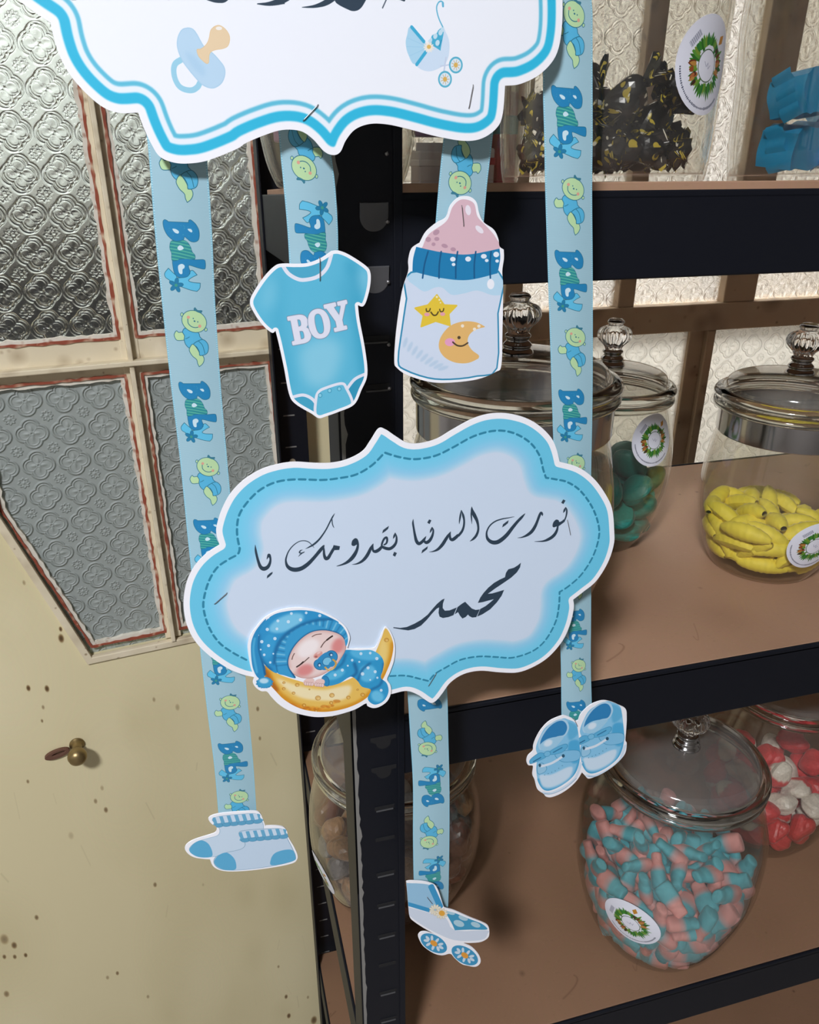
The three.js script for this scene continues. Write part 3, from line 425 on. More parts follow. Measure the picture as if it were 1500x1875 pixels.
// wrapped sweets: a pillow with twisted fans at both ends
function wrapperTex(base, spots) { return noiseTexture(256, 1, (c, n) => { c.fillStyle = base; c.fillRect(0, 0, n, n); for (const [col, k, r0, r1] of spots) for (let i = 0; i < k; i++) { c.fillStyle = col; c.beginPath(); c.ellipse(rnd() * n, rnd() * n, rr(r0, r1), rr(r0, r1), rnd() * 3, 0, 7); c.fill(); } }); }
function wrapped(mat, seed) {
  const g = lump(0.0125, 4, 0.1, seed, [1.25, 0.85, 0.95]), p = g.attributes.position, uv = new Float32Array(p.count * 2);
  for (let i = 0; i < p.count; i++) { const x = p.getX(i), y = p.getY(i), z = p.getZ(i); uv[2 * i] = Math.atan2(z, x) / 6.283 * 2; uv[2 * i + 1] = y * 26; }
  g.setAttribute('uv', new THREE.BufferAttribute(uv, 2));
  const t = new THREE.Group(); part('wrapper', g, mat, t);
  for (const s of [-1, 1]) { const f = new THREE.ConeGeometry(0.0105, 0.016, 26, 3, true), q = f.attributes.position; for (let i = 0; i < q.count; i++) { const a = Math.atan2(q.getZ(i), q.getX(i)), w = 1 + 0.3 * Math.sin(a * 6 + seed) ; q.setX(i, q.getX(i) * w); q.setZ(i, q.getZ(i) * w * 0.6); q.setY(i, q.getY(i) + 0.0025 * Math.sin(a * 5 + 2 * seed)); } f.rotateZ(s * Math.PI / 2); f.translate(s * 0.02, 0, 0); f.computeVertexNormals(); part('twisted_end', f, mat, t); }
  return t;
}
{
  const mat = (b) => PHY({ color: 0xffffff, map: wrapperTex(b, [['#c2ae3c', 22, 6, 17], ['#eae6d4', 12, 3, 9], ['#30302c', 14, 6, 14]]), roughness: 0.22, side: THREE.DoubleSide, clearcoat: 0.6 });
  jarU.fill('wrapped_sweet', 'black wrapped sweet with yellow spots in the tall jar on the upper shelf', 'sweet', 'black wrapped sweets', [wrapped(mat('#15161a'), 1), wrapped(mat('#101314'), 2.6), wrapped(mat('#1c1a1a'), 4.1)], 25, 0.0145, 9, [0.95, 1.1], 0.029, [1, 0, 0], 0.016);
}
{
  const mat = STD(lin(0.004, 0.31, 0.6), 0.34, { metalness: 0.25, side: THREE.DoubleSide });
  const packet = (seed) => { const g = new THREE.BoxGeometry(0.05, 0.03, 0.03, 14, 8, 8), p = g.attributes.position; for (let i = 0; i < p.count; i++) { const x = p.getX(i), y = p.getY(i), z = p.getZ(i), e = Math.abs(x) > 0.018 ? 1 - (Math.abs(x) - 0.018) * 22 : 1; p.setXYZ(i, x + 0.0012 * Math.sin(180 * y + seed * 3), y * e + 0.0012 * Math.sin(210 * x + seed), z * (2 - e) * 0.9 + 0.001 * Math.sin(250 * x + 190 * y + seed)); } g.computeVertexNormals(); const t = new THREE.Group(); part('foil_wrap', g, mat, t); const f = new THREE.PlaneGeometry(0.016, 0.034, 6, 8), q = f.attributes.position; for (let i = 0; i < q.count; i++) q.setZ(i, 0.002 * Math.sin(q.getY(i) * 500 + seed)); f.rotateY(Math.PI / 2); for (const s of [-1, 1]) { const h = f.clone().rotateX(s * 0.3).translate(s * 0.0255, 0, 0); h.computeVertexNormals(); part('folded_end', h, mat, t); } return t; };
  const spots = [[-0.02, 0.024, -0.004, 0.1, 0.3, 0.05, 'blue foil wrapped sweet lying at the left bottom of the right tall jar'], [-0.026, 0.057, 0.006, -0.12, 0.25, 0.12, 'blue foil wrapped sweet resting on the left bottom one in the right tall jar'], [0.022, 0.024, 0.0, 0, -0.3, 0, 'blue foil wrapped sweet at the front bottom of the right tall jar'], [0.012, 0.058, 0.01, 0.5, 0.7, 0.9, 'blue foil wrapped sweet standing upright on top in the right tall jar'], [0.022, 0.05, -0.022, 0.3, 1.2, 0.2, 'blue foil wrapped sweet at the back of the right tall jar']];
  for (const [x, y, z, a, b, c, l] of spots) { const m = packet(x * 100); m.name = numbered('foil_sweet'); m.scale.setScalar(0.92); m.position.set(jarV.x + x - 0.006, jarV.y + y, jarV.z + z); m.rotation.set(a, b, c); scene.add(m); tag(m, l, 'sweet'); }
}
{ // coloured packets in the two jars by the front post
  const pk = (jar, x, z, y0, w, h, d, turn, col, band, label) => { const m = new THREE.Group(); m.name = numbered('sweet_packet'); m.position.set(jar.x + x, jar.y + y0 + 0.002, jar.z + z); m.rotation.y = turn; scene.add(m); tag(m, label, 'packet'); part('packet_body', rbox(-w / 2, w / 2, 0, h, -d / 2, d / 2, 0.002), STD(col, 0.4), m); part('packet_band', rbox(-w / 2 - 0.0004, w / 2 + 0.0004, h * 0.55, h * 0.75, -d / 2 - 0.0004, d / 2 + 0.0004, 0.0008), STD(band, 0.4), m); part('packet_flap', rbox(-w / 2 + 0.001, w / 2 - 0.001, h - 0.001, h + 0.006, -0.001, 0.001, 0.0008), STD(col, 0.4), m); };
  pk(jarX, -0.03, 0.014, 0, 0.026, 0.026, 0.02, 0.1, lin(0.42, 0.4, 0.42), lin(0.5, 0.48, 0.5), 'grey white packet low in the jar right of the front post');
  pk(jarX, -0.03, 0.012, 0.036, 0.026, 0.05, 0.02, -0.1, lin(0.12, 0.05, 0.16), lin(0.2, 0.1, 0.24), 'purple packet upper left in the jar right of the front post');
  pk(jarX, 0.004, 0.022, 0, 0.034, 0.028, 0.02, -0.1, lin(0.5, 0.47, 0.47), lin(0.4, 0.05, 0.06), 'white packet with a red band in the jar right of the front post');
  pk(jarX, 0.002, 0.02, 0.037, 0.036, 0.048, 0.022, 0.1, lin(0.03, 0.2, 0.24), lin(0.05, 0.28, 0.32), 'teal packet upper middle in the jar right of the front post');
  pk(jarX, 0.034, 0.006, 0.0, 0.02, 0.07, 0.022, 0.3, lin(0.3, 0.03, 0.04), lin(0.04, 0.22, 0.24), 'red packet at the right side in the jar right of the front post');
  pk(jarW, -0.022, 0.018, 0, 0.026, 0.018, 0.02, 0.2, lin(0.62, 0.2, 0.1), lin(0.7, 0.4, 0.3), 'orange packet low in the jar left of the front post');
  pk(jarW, -0.034, 0.006, 0.028, 0.024, 0.06, 0.018, 0.25, lin(0.2, 0.08, 0.2), lin(0.5, 0.45, 0.5), 'purple packet upper left in the jar left of the front post');
  pk(jarW, -0.006, 0.02, 0.028, 0.026, 0.055, 0.02, -0.1, lin(0.6, 0.58, 0.56), lin(0.5, 0.12, 0.1), 'white packet in the jar left of the front post');
}

// ------------------------------------------------------------------ hanging decoration: ribbons
const ribbonTex = (() => {
  const W = 512, H = Math.round(512 * 0.067 / 0.0222), cv = newCanvas(W, H), c = cv.getContext('2d');
  c.fillStyle = '#a4c8d2'; c.fillRect(0, 0, W, H);
  for (let y = 0; y < H; y += 4) { c.fillStyle = y % 8 ? 'rgba(126,172,186,.16)' : 'rgba(200,232,240,.16)'; c.fillRect(0, y, W, 2); }
  c.fillStyle = 'rgba(116,190,212,.55)'; c.fillRect(0, 0, 16, H); c.fillRect(W - 16, 0, 16, H);
  for (let y = 0; y < H; y += 22) { c.fillStyle = 'rgba(200,236,244,.7)'; c.fillRect(4, y, 12, 9); c.fillRect(W - 16, y + 8, 12, 9); }
  const K = 512 / 1245;
  const A = (cx, cy, k, rot, ox, oy) => { const cs = Math.cos(rot), sn = Math.sin(rot); return new Art(c, (x, y) => { const dx = (x - cx) * k, dy = (y - cy) * k; return [ox + dx * cs - dy * sn, oy + dx * sn + dy * cs]; }, k); };
  const ink = '#1f6f86', dark = '#1f86b8';
  // the word, read from the side of the ribbon
  let a = A(680, 950, K, 0.07, 256, H * 0.27);
  a.poly([[300, 1215, 'c'], [400, 1310], [470, 1370], [500, 1420], [640, 1400], [770, 1330], [790, 1260], [850, 1245], [945, 1340, 'c'], [830, 1400], [750, 1470], [830, 1510], [1020, 1525, 'c'], [1010, 1640], [945, 1715, 'c'], [800, 1690], [640, 1640], [560, 1610], [420, 1560], [300, 1470], [230, 1420], [215, 1330]], '#62c3e4', ink, 14);
  a.poly([[400, 1020], [520, 1010], [640, 975], [760, 985], [900, 1000], [1090, 995], [1130, 1060], [1130, 1180], [1090, 1205], [960, 1180], [770, 1130], [755, 1180], [785, 1270], [740, 1370], [640, 1410], [520, 1405], [440, 1330], [405, 1200]], dark, ink, 12);
  a.poly([[520, 1150], [600, 1105], [660, 1140], [655, 1195], [615, 1230], [610, 1320], [560, 1330], [525, 1270]], '#cfe8ee');
  const ga = [[380, 610], [480, 600], [620, 580], [720, 620], [790, 720], [830, 830], [890, 900], [880, 990], [700, 985], [560, 1000], [480, 1035], [390, 1040], [375, 960], [375, 880], [340, 780], [345, 680]];
  a.poly(ga, '#2a8f94', ink, 12); a.clip(ga, () => { for (let i = -2; i < 9; i++) a.line([[330, 560 + i * 72], [560, 590 + i * 72], [900, 660 + i * 72]], '#58b7a0', 26); });
  a.poly([[505, 760], [550, 700], [610, 715], [640, 770], [550, 808]], '#cfe8ee');
  a.poly([[205, 190], [240, 162], [290, 180], [310, 200, 'c'], [750, 195, 'c'], [755, 150], [800, 140], [900, 220], [970, 340], [985, 470], [960, 570], [880, 612], [790, 600], [710, 540], [660, 510], [640, 570], [560, 600], [470, 610], [390, 580], [290, 490], [225, 370], [200, 260]], dark, ink, 12);
  a.poly([[400, 350], [480, 355], [540, 400], [520, 445], [450, 425]], '#cfe8ee').poly([[730, 335], [800, 335], [832, 380], [810, 405], [760, 380]], '#cfe8ee');
  for (let i = 0; i < 16; i++) a.ell(rr(260, 900), rr(230, 540), 9, 9, 0, 'rgba(80,170,190,.7)');
  for (let i = 0; i < 5; i++) { const t = -1.4 + i * 1.2566; a.ell(465 + 92 * Math.cos(t), 1590 + 92 * Math.sin(t), 78, 46, t, '#1d7ea6', ink, 8); } a.ell(465, 1590, 36, 36, 0, '#3f9a86');
  // the smiling baby
  a = A(640, 1000, 512 / 1170, 0.05, 256, H * 0.765); const skin = '#bfe0a8', cloth = '#58b8dc';
  a.poly([[250, 960], [270, 890], [310, 850], [350, 885], [430, 880], [470, 930], [485, 1040], [420, 1065], [300, 1060]], skin, ink, 15);
  a.poly([[500, 790], [620, 850], [790, 890], [830, 990], [880, 1050], [800, 1120], [660, 1180], [585, 1240], [500, 1160], [470, 1050], [480, 960], [440, 870]], cloth, ink, 15);
  a.poly([[590, 1230], [660, 1150], [740, 1230], [800, 1340], [810, 1410], [880, 1420], [910, 1510], [870, 1610], [790, 1675, 'c'], [755, 1600], [735, 1510], [640, 1420], [580, 1310]], skin, ink, 15);
  a.poly([[680, 1150], [790, 1075], [900, 1050], [990, 1130], [1018, 1240], [990, 1350], [920, 1400], [815, 1410], [800, 1320], [750, 1220]], cloth, ink, 15); a.line([[790, 1080], [880, 1180], [930, 1370]], ink, 13); a.line([[500, 1030], [550, 1010], [590, 985]], ink, 13);
  a.ell(440, 485, 28, 40, 0.2, skin, ink, 13).ell(968, 825, 30, 38, 0.4, skin, ink, 13);
  a.ell(710, 640, 285, 238, 0.45, skin, ink, 15); a.poly([[715, 385], [735, 330], [790, 390], [890, 400], [850, 450]], '#3a7f92', ink, 8);
  a.ell(582, 545, 36, 34, 0, '#dfa38d').ell(830, 745, 36, 36, 0, '#dfa38d'); a.line([[568, 585], [575, 680], [640, 750], [720, 775], [790, 768]], ink, 17);
  a.ell(690, 572, 13, 15, 0, ink).ell(788, 648, 13, 15, 0, ink).ell(716, 632, 22, 17, 0.5, ink);
  const t = canvasTexture(cv); t.wrapS = t.wrapT = THREE.RepeatWrapping; t.anisotropy = 8; return t;
})();
const PERIOD = 0.067;
const satin = PHY({ color: lin(0.88, 0.9, 0.92), map: ribbonTex, roughness: 0.42, sheen: 0.25, sheenColor: new THREE.Color(0.8, 0.9, 1), side: THREE.DoubleSide });
// rows: [left x, right x, y] in photograph pixels on the ribbon sheet; wave(v) bends it in depth; mark = pixel of a word's first edge
function ribbon(label, rows, wave, markX, markY, turned, frac = 0.0545, period = PERIOD) {
  const sh = sheetZ(RIBBON_Z), deep = rows.map((q) => sheetZ(RIBBON_Z + (q[3] || 0))), L = smooth(rows.map(([l, , y], i) => deep[i].pick(l, y)), false, 10), R = smooth(rows.map(([, r, y], i) => deep[i].pick(r, y)), false, 10), D = smooth(rows.map((q, i) => [i, q[3] || 0]), false, 10), N = 6, pos = [], uv = [], idx = [];
  const mark = sh.pick(markX, markY)[1];
  const c0 = [(L[0][0] + R[0][0]) / 2, (L[0][1] + R[0][1]) / 2];
  L.forEach((l, i) => { const r = R[i]; for (let j = 0; j <= N; j++) { const t = j / N, x = l[0] + (r[0] - l[0]) * t, y = l[1] + (r[1] - l[1]) * t, z = D[i][1] + wave((l[1] + r[1]) / 2, t); pos.push(x - c0[0], y - c0[1], z); const v = (y - mark) / period; uv.push(turned ? 1 - t : t, 1 - frac + (turned ? -v : v)); } });
  for (let i = 0; i + 1 < L.length; i++) for (let j = 0; j < N; j++) { const a = i * (N + 1) + j, b = a + 1, c = a + N + 1, d = c + 1; idx.push(a, c, b, b, c, d); }
  const g = new THREE.BufferGeometry(); g.setAttribute('position', new THREE.Float32BufferAttribute(pos, 3)); g.setAttribute('uv', new THREE.Float32BufferAttribute(uv, 2)); g.setIndex(idx); g.computeVertexNormals();
  const m = new THREE.Mesh(g, satin); m.name = numbered('satin_ribbon'); m.castShadow = m.receiveShadow = true; m.position.set(c0[0], c0[1], RIBBON_Z); scene.add(m); return tag(m, label, 'ribbon');
}
ribbon('long pale blue baby ribbon at the left, ending at the socks cutout', [[6, 165, -1790, -0.0365], [84, 226, -1150], [185, 305, -370], [262, 366, 200], [272, 378, 280], [283, 388, 420], [296, 394, 550], [312, 404, 700], [330, 417, 850], [345, 430, 1000], [362, 442, 1150], [378, 454, 1290], [392, 464, 1400], [400, 470, 1490], [403, 473, 1520]], (y, t) => 0.0012 * Math.sin(y * 22) + 0.0008 * Math.sin(t * 3.1) - 0.001, 335, 402, false);
ribbon('short pale blue baby ribbon carrying the bodysuit cutout over the black post', [[506, 590, 190], [511, 602, 250], [519, 614, 330], [527, 620, 420], [531, 620, 490], [533, 620, 520]], (y, t) => -0.0016 + 0.0025 * Math.max(0, (y - 1.5) / 0.04) * (1 - t) * 1.6 + 0.0012 * Math.sin(t * 3.14), 570, 497, true);
ribbon('short pale blue baby ribbon carrying the milk bottle cutout over the upper shelf beam', [[818, 908, 200], [813, 906, 250], [805, 896, 330], [799, 888, 410], [797, 884, 450]], (y, t) => -0.0014 + 0.001 * Math.sin(t * 3.14 + y * 30), 848, 362, true, 0.575);
ribbon('long pale blue baby ribbon at the right, ending at the shoes cutout', [[1118, 1235, -1790, -0.0365], [1075, 1180, -1100], [1034, 1126, -480], [1008, 1090, -60], [1004, 1089, 30], [997, 1088, 140], [998, 1087, 250], [999, 1085, 350], [1002, 1085, 470], [1006, 1085, 600], [1011, 1085, 740], [1017, 1084, 880], [1023, 1085, 1010], [1027, 1086, 1120], [1030, 1085, 1220], [1030, 1086, 1300], [1030, 1085, 1330]], (y, t) => 0.0014 * Math.sin(y * 18 + 1) + 0.0012 * Math.sin(t * 3.1) - 0.001, 1040, 157, false);
ribbon('pale blue baby ribbon below the lower plaque holding the pram cutout', [[742, 815, 1220, -0.001], [747, 820, 1270, -0.002], [752, 822, 1350, -0.003], [757, 824, 1440, -0.002], [757, 824, 1530, 0], [758, 823, 1600, 0.001], [760, 822, 1650, 0.001], [764, 820, 1690, 0.001]], (y, t) => 0.001 * Math.sin(t * 3.1) - 0.001, 790, 1306, true, 0.0545, 0.0745);

// ------------------------------------------------------------------ upper plaque
const INK = '#2b3f4f';
const upper = cutout('greeting_plaque', 'large white plaque with blue double border and dummy and pram drawings', 'sign', sheetZ(RIBBON_Z + 0.006),
  smooth([[-20, -90], [20, -120], [340, -135], [520, -150], [700, -135], [900, -130], [1000, -100], [1024, -50], [1029, 0], [1027, 60], [1016, 104], [988, 136], [952, 154], [924, 157, 'c'], [920, 207], [910, 233], [883, 253], [850, 258], [800, 250], [750, 237], [710, 228], [677, 227], [650, 237], [633, 257], [623, 278], [610, 284], [593, 277], [573, 255], [550, 240], [517, 238], [483, 248], [450, 262], [433, 273], [383, 293], [350, 299], [320, 298], [293, 287], [277, 263], [263, 233], [253, 206, 'c'], [220, 207], [190, 197], [160, 173], [133, 143], [113, 110], [100, 73], [93, 42, 'c'], [60, 20], [30, -4], [0, -40]], true, 5), 2000, (a, out) => {
    a.poly(out, '#fafdff', null, 1, { sm: false });
    a.c.filter = 'blur(2px)';
    for (const [w, col] of [[104, '#62c6de'], [88, '#f4fbff'], [66, '#2dc0e2'], [30, '#ffffff']]) a.poly(out, null, col, w, { sm: false });
    a.c.filter = 'none';
    a.win(300, 30, 10.71); // dummy
    a.c.save(); a.path([[330, 810], [200, 880], [140, 1010], [150, 1200], [250, 1400], [420, 1500], [560, 1510], [680, 1440], [740, 1340]], { close: false }); a.c.strokeStyle = '#9fd8ea'; a.c.lineWidth = a.len(110); a.c.lineCap = 'round'; a.poly([[330, 860], [230, 930], [195, 1050], [220, 1220], [300, 1370], [420, 1440], [560, 1450], [660, 1390], [700, 1320]], null, '#a0d8ea', 105, { close: false }); a.c.restore();
    a.poly([[470, 235], [570, 260], [650, 360], [720, 490], [800, 610], [960, 730], [1080, 860], [1180, 1000], [1195, 1150], [1130, 1310], [1000, 1400], [880, 1400], [740, 1330], [600, 1180], [470, 1020], [370, 880], [300, 720], [265, 560], [285, 400], [360, 270]], '#c0dff1', '#b2d7ec', 18);
    a.c.filter = 'blur(6px)'; a.poly([[420, 700], [560, 760], [700, 900], [800, 1050], [780, 1180], [640, 1080], [500, 900]], 'rgba(168,208,232,.5)'); a.c.filter = 'none';
    a.poly([[650, 660], [720, 645], [800, 590], [860, 510], [890, 420], [920, 280], [1000, 200], [1100, 185], [1210, 260], [1280, 370], [1290, 480], [1250, 590], [1150, 640], [1040, 655], [940, 690], [890, 760], [880, 900], [840, 930], [760, 870], [680, 780]], '#f0d6ac', '#edcb96', 10); a.ell(1080, 240, 62, 36, 0, '#fbf6ea');
    a.win(730, 0, 10); // pram
    a.poly([[210, 500], [150, 650], [125, 800], [170, 1000], [280, 1150], [340, 1230], [440, 1290], [560, 1310], [700, 1270], [830, 1190], [900, 1060], [925, 880], [910, 720], [850, 580], [810, 500], [800, 560], [540, 850], [460, 760]], '#d7eaf8'); a.poly([[225, 500], [150, 650], [125, 800], [170, 1000], [300, 1180], [540, 870, 'c']], '#b4dff2');
    for (const q of [[160, 700], [140, 860], [190, 1030]]) a.line([[540, 870], q], 'rgba(150,205,232,.7)', 8);
    a.line([[232, 500], [455, 765]], '#3fb4d8', 62, false).line([[485, 965], [325, 1185]], '#3fb4d8', 62, false);
    const frill = [[800, 490, 'c'], [720, 560], [690, 610], [610, 650], [580, 710], [535, 760], [600, 830], [680, 880], [760, 935, 'c'], [770, 860], [810, 650], [822, 520]]; a.poly(frill, '#49b6d6'); a.clip(frill, () => { for (const [x, y] of [[760, 600], [665, 665], [570, 740], [705, 790], [800, 540]]) a.ell(x, y, 38, 55, 0.2, '#cdeaf4'); }); a.line([[740, 850], [775, 740]], '#2a93b8', 16);
    a.line([[800, 495], [740, 370], [700, 240], [690, 130], [725, 50], [770, 30], [810, 60], [805, 125]], '#62bcd8', 24); a.line([[800, 70], [806, 118]], '#62bcd8', 40);
    for (let i = 0; i < 12; i++) { const t = i * 0.5236; a.ell(545 + 62 * Math.cos(t), 870 + 62 * Math.sin(t), 38, 15, t, '#fbf3e2'); } a.ell(548, 862, 38, 38, 0, '#e9c063');
    a.line([[860, 1060], [825, 1300]], '#cfdced', 30).line([[760, 1215], [920, 1190]], '#cfdced', 24);
    for (const [x, y] of [[1040, 1195], [842, 1455]]) { a.ell(x, y, 112, 136, 0, '#e4f2f8', '#5cbad2', 34); for (let i = 0; i < 9; i++) { const t = i * 0.698; a.line([[x, y], [x + 78 * Math.cos(t), y + 96 * Math.sin(t)]], '#c9a45c', 9); } a.ell(x, y, 36, 44, 0, '#e7b95c'); }
    // lower ends of the lettering, the rest of which lies above the picture
    a.win(450, 0, 3);
    a.pen([[62, 22, 3], [130, 22, 22], [200, 2, 40], [262, -50, 44], [300, -130, 30]], INK); a.pen([[308, 42, 3], [380, 36, 18], [450, 10, 34], [520, -50, 36], [560, -110, 20]], INK);
    a.poly([[490, 10], [560, 54], [600, 62], [632, 45], [660, 0], [690, -60], [600, -90], [520, -40]], INK); a.line([[775, -10], [750, 45]], '#56626e', 7, false); a.line([[842, -8], [868, 2]], INK, 14, false);
    a.win(0, 0, 3); a.pen([[330, -60, 10], [400, -12, 30], [470, -40, 24], [520, -100, 10]], INK); a.pen([[840, -60, 10], [925, -12, 26], [1010, -50, 20]], INK); a.poly([[1130, -10], [1160, 10], [1200, 18], [1240, 12], [1270, -30], [1200, -70]], INK); a.pen([[1412, 24, 3], [1480, 24, 20], [1560, 6, 36]], INK);
  });
staple(upper, 584, 190, 553, 223); staple(upper, 866, 153, 857, 201);

// ------------------------------------------------------------------ lower plaque
const lowerOutline = smooth([[693, 784], [678, 806], [663, 826], [634, 841], [604, 847], [574, 847], [538, 845], [505, 850], [475, 860], [445, 879], [422, 903], [407, 930], [398, 957], [396, 975], [402, 997, 'c'], [380, 1011], [359, 1032], [344, 1059], [337, 1089], [337, 1118], [344, 1148], [359, 1175], [383, 1199], [413, 1220], [439, 1232], [463, 1238], [520, 1247], [600, 1262], [660, 1275], [709, 1271], [742, 1264], [763, 1270], [781, 1282], [790, 1286], [799, 1281], [809, 1269], [825, 1248], [849, 1233], [879, 1227], [915, 1230], [948, 1230], [978, 1219], [1005, 1201], [1029, 1173], [1043, 1143], [1050, 1113], [1049, 1097, 'c'], [1067, 1083], [1091, 1063], [1112, 1030], [1123, 997], [1124, 973], [1120, 931], [1106, 901], [1085, 874], [1058, 855], [1024, 845, 'c'], [1018, 821], [1008, 800], [987, 779], [960, 764], [924, 756], [891, 758], [861, 768], [828, 786], [799, 803], [769, 811], [745, 810], [724, 798], [706, 786]], true, 5);
const lower = cutout('greeting_plaque', 'pale blue cloud plaque with dashed border and two lines of black calligraphy', 'sign', sheetZ(RIBBON_Z + 0.0075), lowerOutline, 2000, (a, out) => {
  a.poly(out, '#6fcfea', null, 1, { sm: false });
  const dash = [[451, 1207], [425, 1193], [401, 1175], [383, 1148], [373, 1115], [374, 1092], [383, 1062], [398, 1038], [419, 1023], [435, 1014], [439, 1004, 'c'], [434, 975], [437, 945], [451, 921], [475, 897], [505, 882], [541, 877], [589, 878], [619, 875], [652, 868], [681, 851], [704, 828, 'c'], [730, 836], [760, 840], [796, 834], [828, 819], [867, 798], [906, 788], [939, 792], [969, 809], [987, 833], [994, 859], [999, 874, 'c'], [1017, 877], [1038, 882], [1061, 897], [1082, 925], [1094, 955], [1096, 982], [1085, 1018], [1064, 1051], [1041, 1072], [1024, 1083, 'c'], [1023, 1107], [1017, 1137], [999, 1170], [975, 1191], [939, 1203], [909, 1202], [876, 1201], [843, 1207], [816, 1221], [796, 1233], [785, 1246, 'c'], [769, 1242], [742, 1236], [709, 1237], [640, 1240], [560, 1236], [500, 1222]];
  const inner = smooth(dash, true, 5);
  a.clip(inner, () => { a.poly(inner, '#d6e5f2', null, 1, { sm: false }); for (let w = 76; w > 2; w -= 2) a.poly(inner, null, 'rgba(111,207,234,.066)', w, { sm: false }); }, { sm: false });
  a.poly(out, null, '#ffffff', 19, { sm: false });
  a.c.setLineDash([a.len(10), a.len(6.5)]); a.c.lineCap = 'round'; a.path(dash, { close: false }); a.c.strokeStyle = '#2f8aa6'; a.c.lineWidth = a.len(3.6); a.c.stroke(); a.c.setLineDash([]);
  // calligraphy
  a.win(450, 920, 7.5);
  a.pen([[288, 775, 4], [305, 735, 28], [320, 715, 40], [338, 765, 28], [330, 825, 36], [300, 880, 48], [248, 903, 56], [205, 880, 48], [178, 820, 38], [155, 740, 33], [136, 650, 28], [130, 575, 4]], INK); a.poly([[288, 1038], [294, 998], [330, 965], [369, 944], [364, 972], [330, 1006]], INK, null, 1, { sm: false });
  a.pen([[937, 615, 4], [900, 570, 9], [860, 535, 11], [800, 518, 11], [730, 530, 11], [650, 585, 13], [590, 660, 15], [557, 740, 20], [550, 800, 26], [570, 865, 42], [620, 905, 54], [690, 916, 58], [770, 895, 56], [850, 840, 52], [920, 770, 46], [980, 700, 44], [1030, 640, 46], [1065, 595, 30], [1076, 577, 6]], INK);
  a.pen([[1066, 590, 14], [1071, 650, 28], [1076, 715, 36], [1097, 762, 46], [1130, 752, 46], [1160, 705, 40], [1195, 645, 40], [1215, 615, 36]], INK); a.poly([[1205, 578], [1292, 594], [1282, 645], [1222, 648], [1188, 628]], INK, null, 1, { sm: false });
  a.pen([[818, 630, 3], [870, 605, 17], [930, 570, 25], [1000, 508, 24], [1060, 430, 20], [1110, 350, 18], [1160, 250, 18], [1192, 190, 18], [1221, 143, 3]], INK); a.pen([[1183, 225, 13], [1187, 280, 13], [1200, 322, 11], [1213, 342, 3]], INK);
  a.pen([[778, 643, 4], [750, 655, 15], [735, 680, 17], [760, 688, 14], [790, 680, 14], [808, 668, 4]], INK); a.pen([[775, 690, 10], [745, 710, 13], [722, 737, 3]], INK);
  a.win(610, 920, 7.5);
  a.poly([[250, 560], [262, 515], [300, 484], [335, 500], [352, 560], [348, 630], [320, 710], [270, 780], [200, 830], [120, 858], [52, 870], [52, 862], [120, 835], [190, 790], [250, 725], [300, 650], [318, 600], [322, 572], [285, 592], [255, 582]], INK, null, 1, { steps: 3 });
  a.pen([[255, 845, 3], [320, 836, 18], [385, 806, 33], [440, 755, 43], [482, 690, 44], [515, 620, 36], [549, 558, 6]], INK); a.pen([[547, 562, 8], [541, 612, 24], [548, 655, 32], [582, 666, 44], [630, 640, 44], [662, 604, 36]], INK);
  a.pen([[662, 620, 22], [668, 560, 26], [696, 496, 28], [730, 474, 30], [740, 512, 28], [726, 556, 24], [690, 578, 18]], INK); a.pen([[660, 596, 34], [718, 622, 42], [775, 628, 42], [828, 594, 40], [862, 540, 33], [868, 470, 24], [850, 408, 5]], INK); a.pen([[850, 408, 4], [838, 452, 28], [821, 492, 3]], INK);
  a.poly([[670, 418], [684, 372], [720, 345], [764, 315], [752, 356], [716, 388]], INK, null, 1, { sm: false }).poly([[836, 671], [873, 687], [849, 738], [816, 718]], INK, null, 1, { sm: false });
  a.win(740, 900, 7.5);
  a.pen([[123, 370, 3], [118, 425, 25], [130, 505, 28], [145, 590, 34], [165, 670, 43], [197, 708, 45], [236, 690, 40], [272, 650, 34], [299, 606, 4]], INK); a.pen([[264, 664, 24], [300, 694, 42], [345, 668, 42], [380, 610, 34], [396, 550, 26], [394, 512, 20], [378, 478, 4]], INK); a.pen([[380, 480, 4], [368, 522, 26], [350, 562, 3]], INK);
  a.poly([[340, 376], [371, 389], [346, 441], [314, 420]], INK, null, 1, { sm: false }).poly([[234, 844], [246, 798], [285, 770], [323, 743], [315, 782], [278, 812]], INK, null, 1, { sm: false });
  a.pen([[340, 823, 3], [400, 814, 18], [462, 785, 35], [520, 725, 44], [562, 660, 43], [600, 600, 34], [636, 543, 5]], INK); a.pen([[634, 547, 8], [626, 592, 24], [632, 640, 36], [662, 654, 44], [710, 620, 44], [742, 588, 36]], INK); a.pen([[740, 602, 34], [790, 540, 32], [815, 470, 28], [820, 390, 26], [806, 320, 30], [781, 247, 5]], INK); a.pen([[780, 250, 5], [769, 322, 24], [758, 392, 18], [753, 440, 3]], INK);
  a.pen([[924, 200, 4], [932, 262, 42], [962, 322, 50], [995, 390, 40], [1012, 460, 30], [1012, 530, 30], [985, 600, 34], [945, 645, 28], [899, 677, 4]], INK); a.pen([[925, 215, 6], [918, 295, 20], [922, 370, 17], [926, 440, 3]], INK);
  a.win(880, 900, 7.5);
  a.pen([[460, 339, 4], [380, 355, 12], [290, 371, 16], [200, 402, 18], [130, 455, 18], [90, 520, 20], [78, 580, 26], [95, 645, 40], [150, 688, 52], [220, 690, 56], [290, 650, 54], [360, 585, 50], [430, 495, 44], [500, 410, 38], [562, 345, 32], [607, 296, 6]], INK); a.poly([[291, 487], [304, 444], [345, 412], [382, 388], [371, 428], [333, 460]], INK, null, 1, { sm: false });
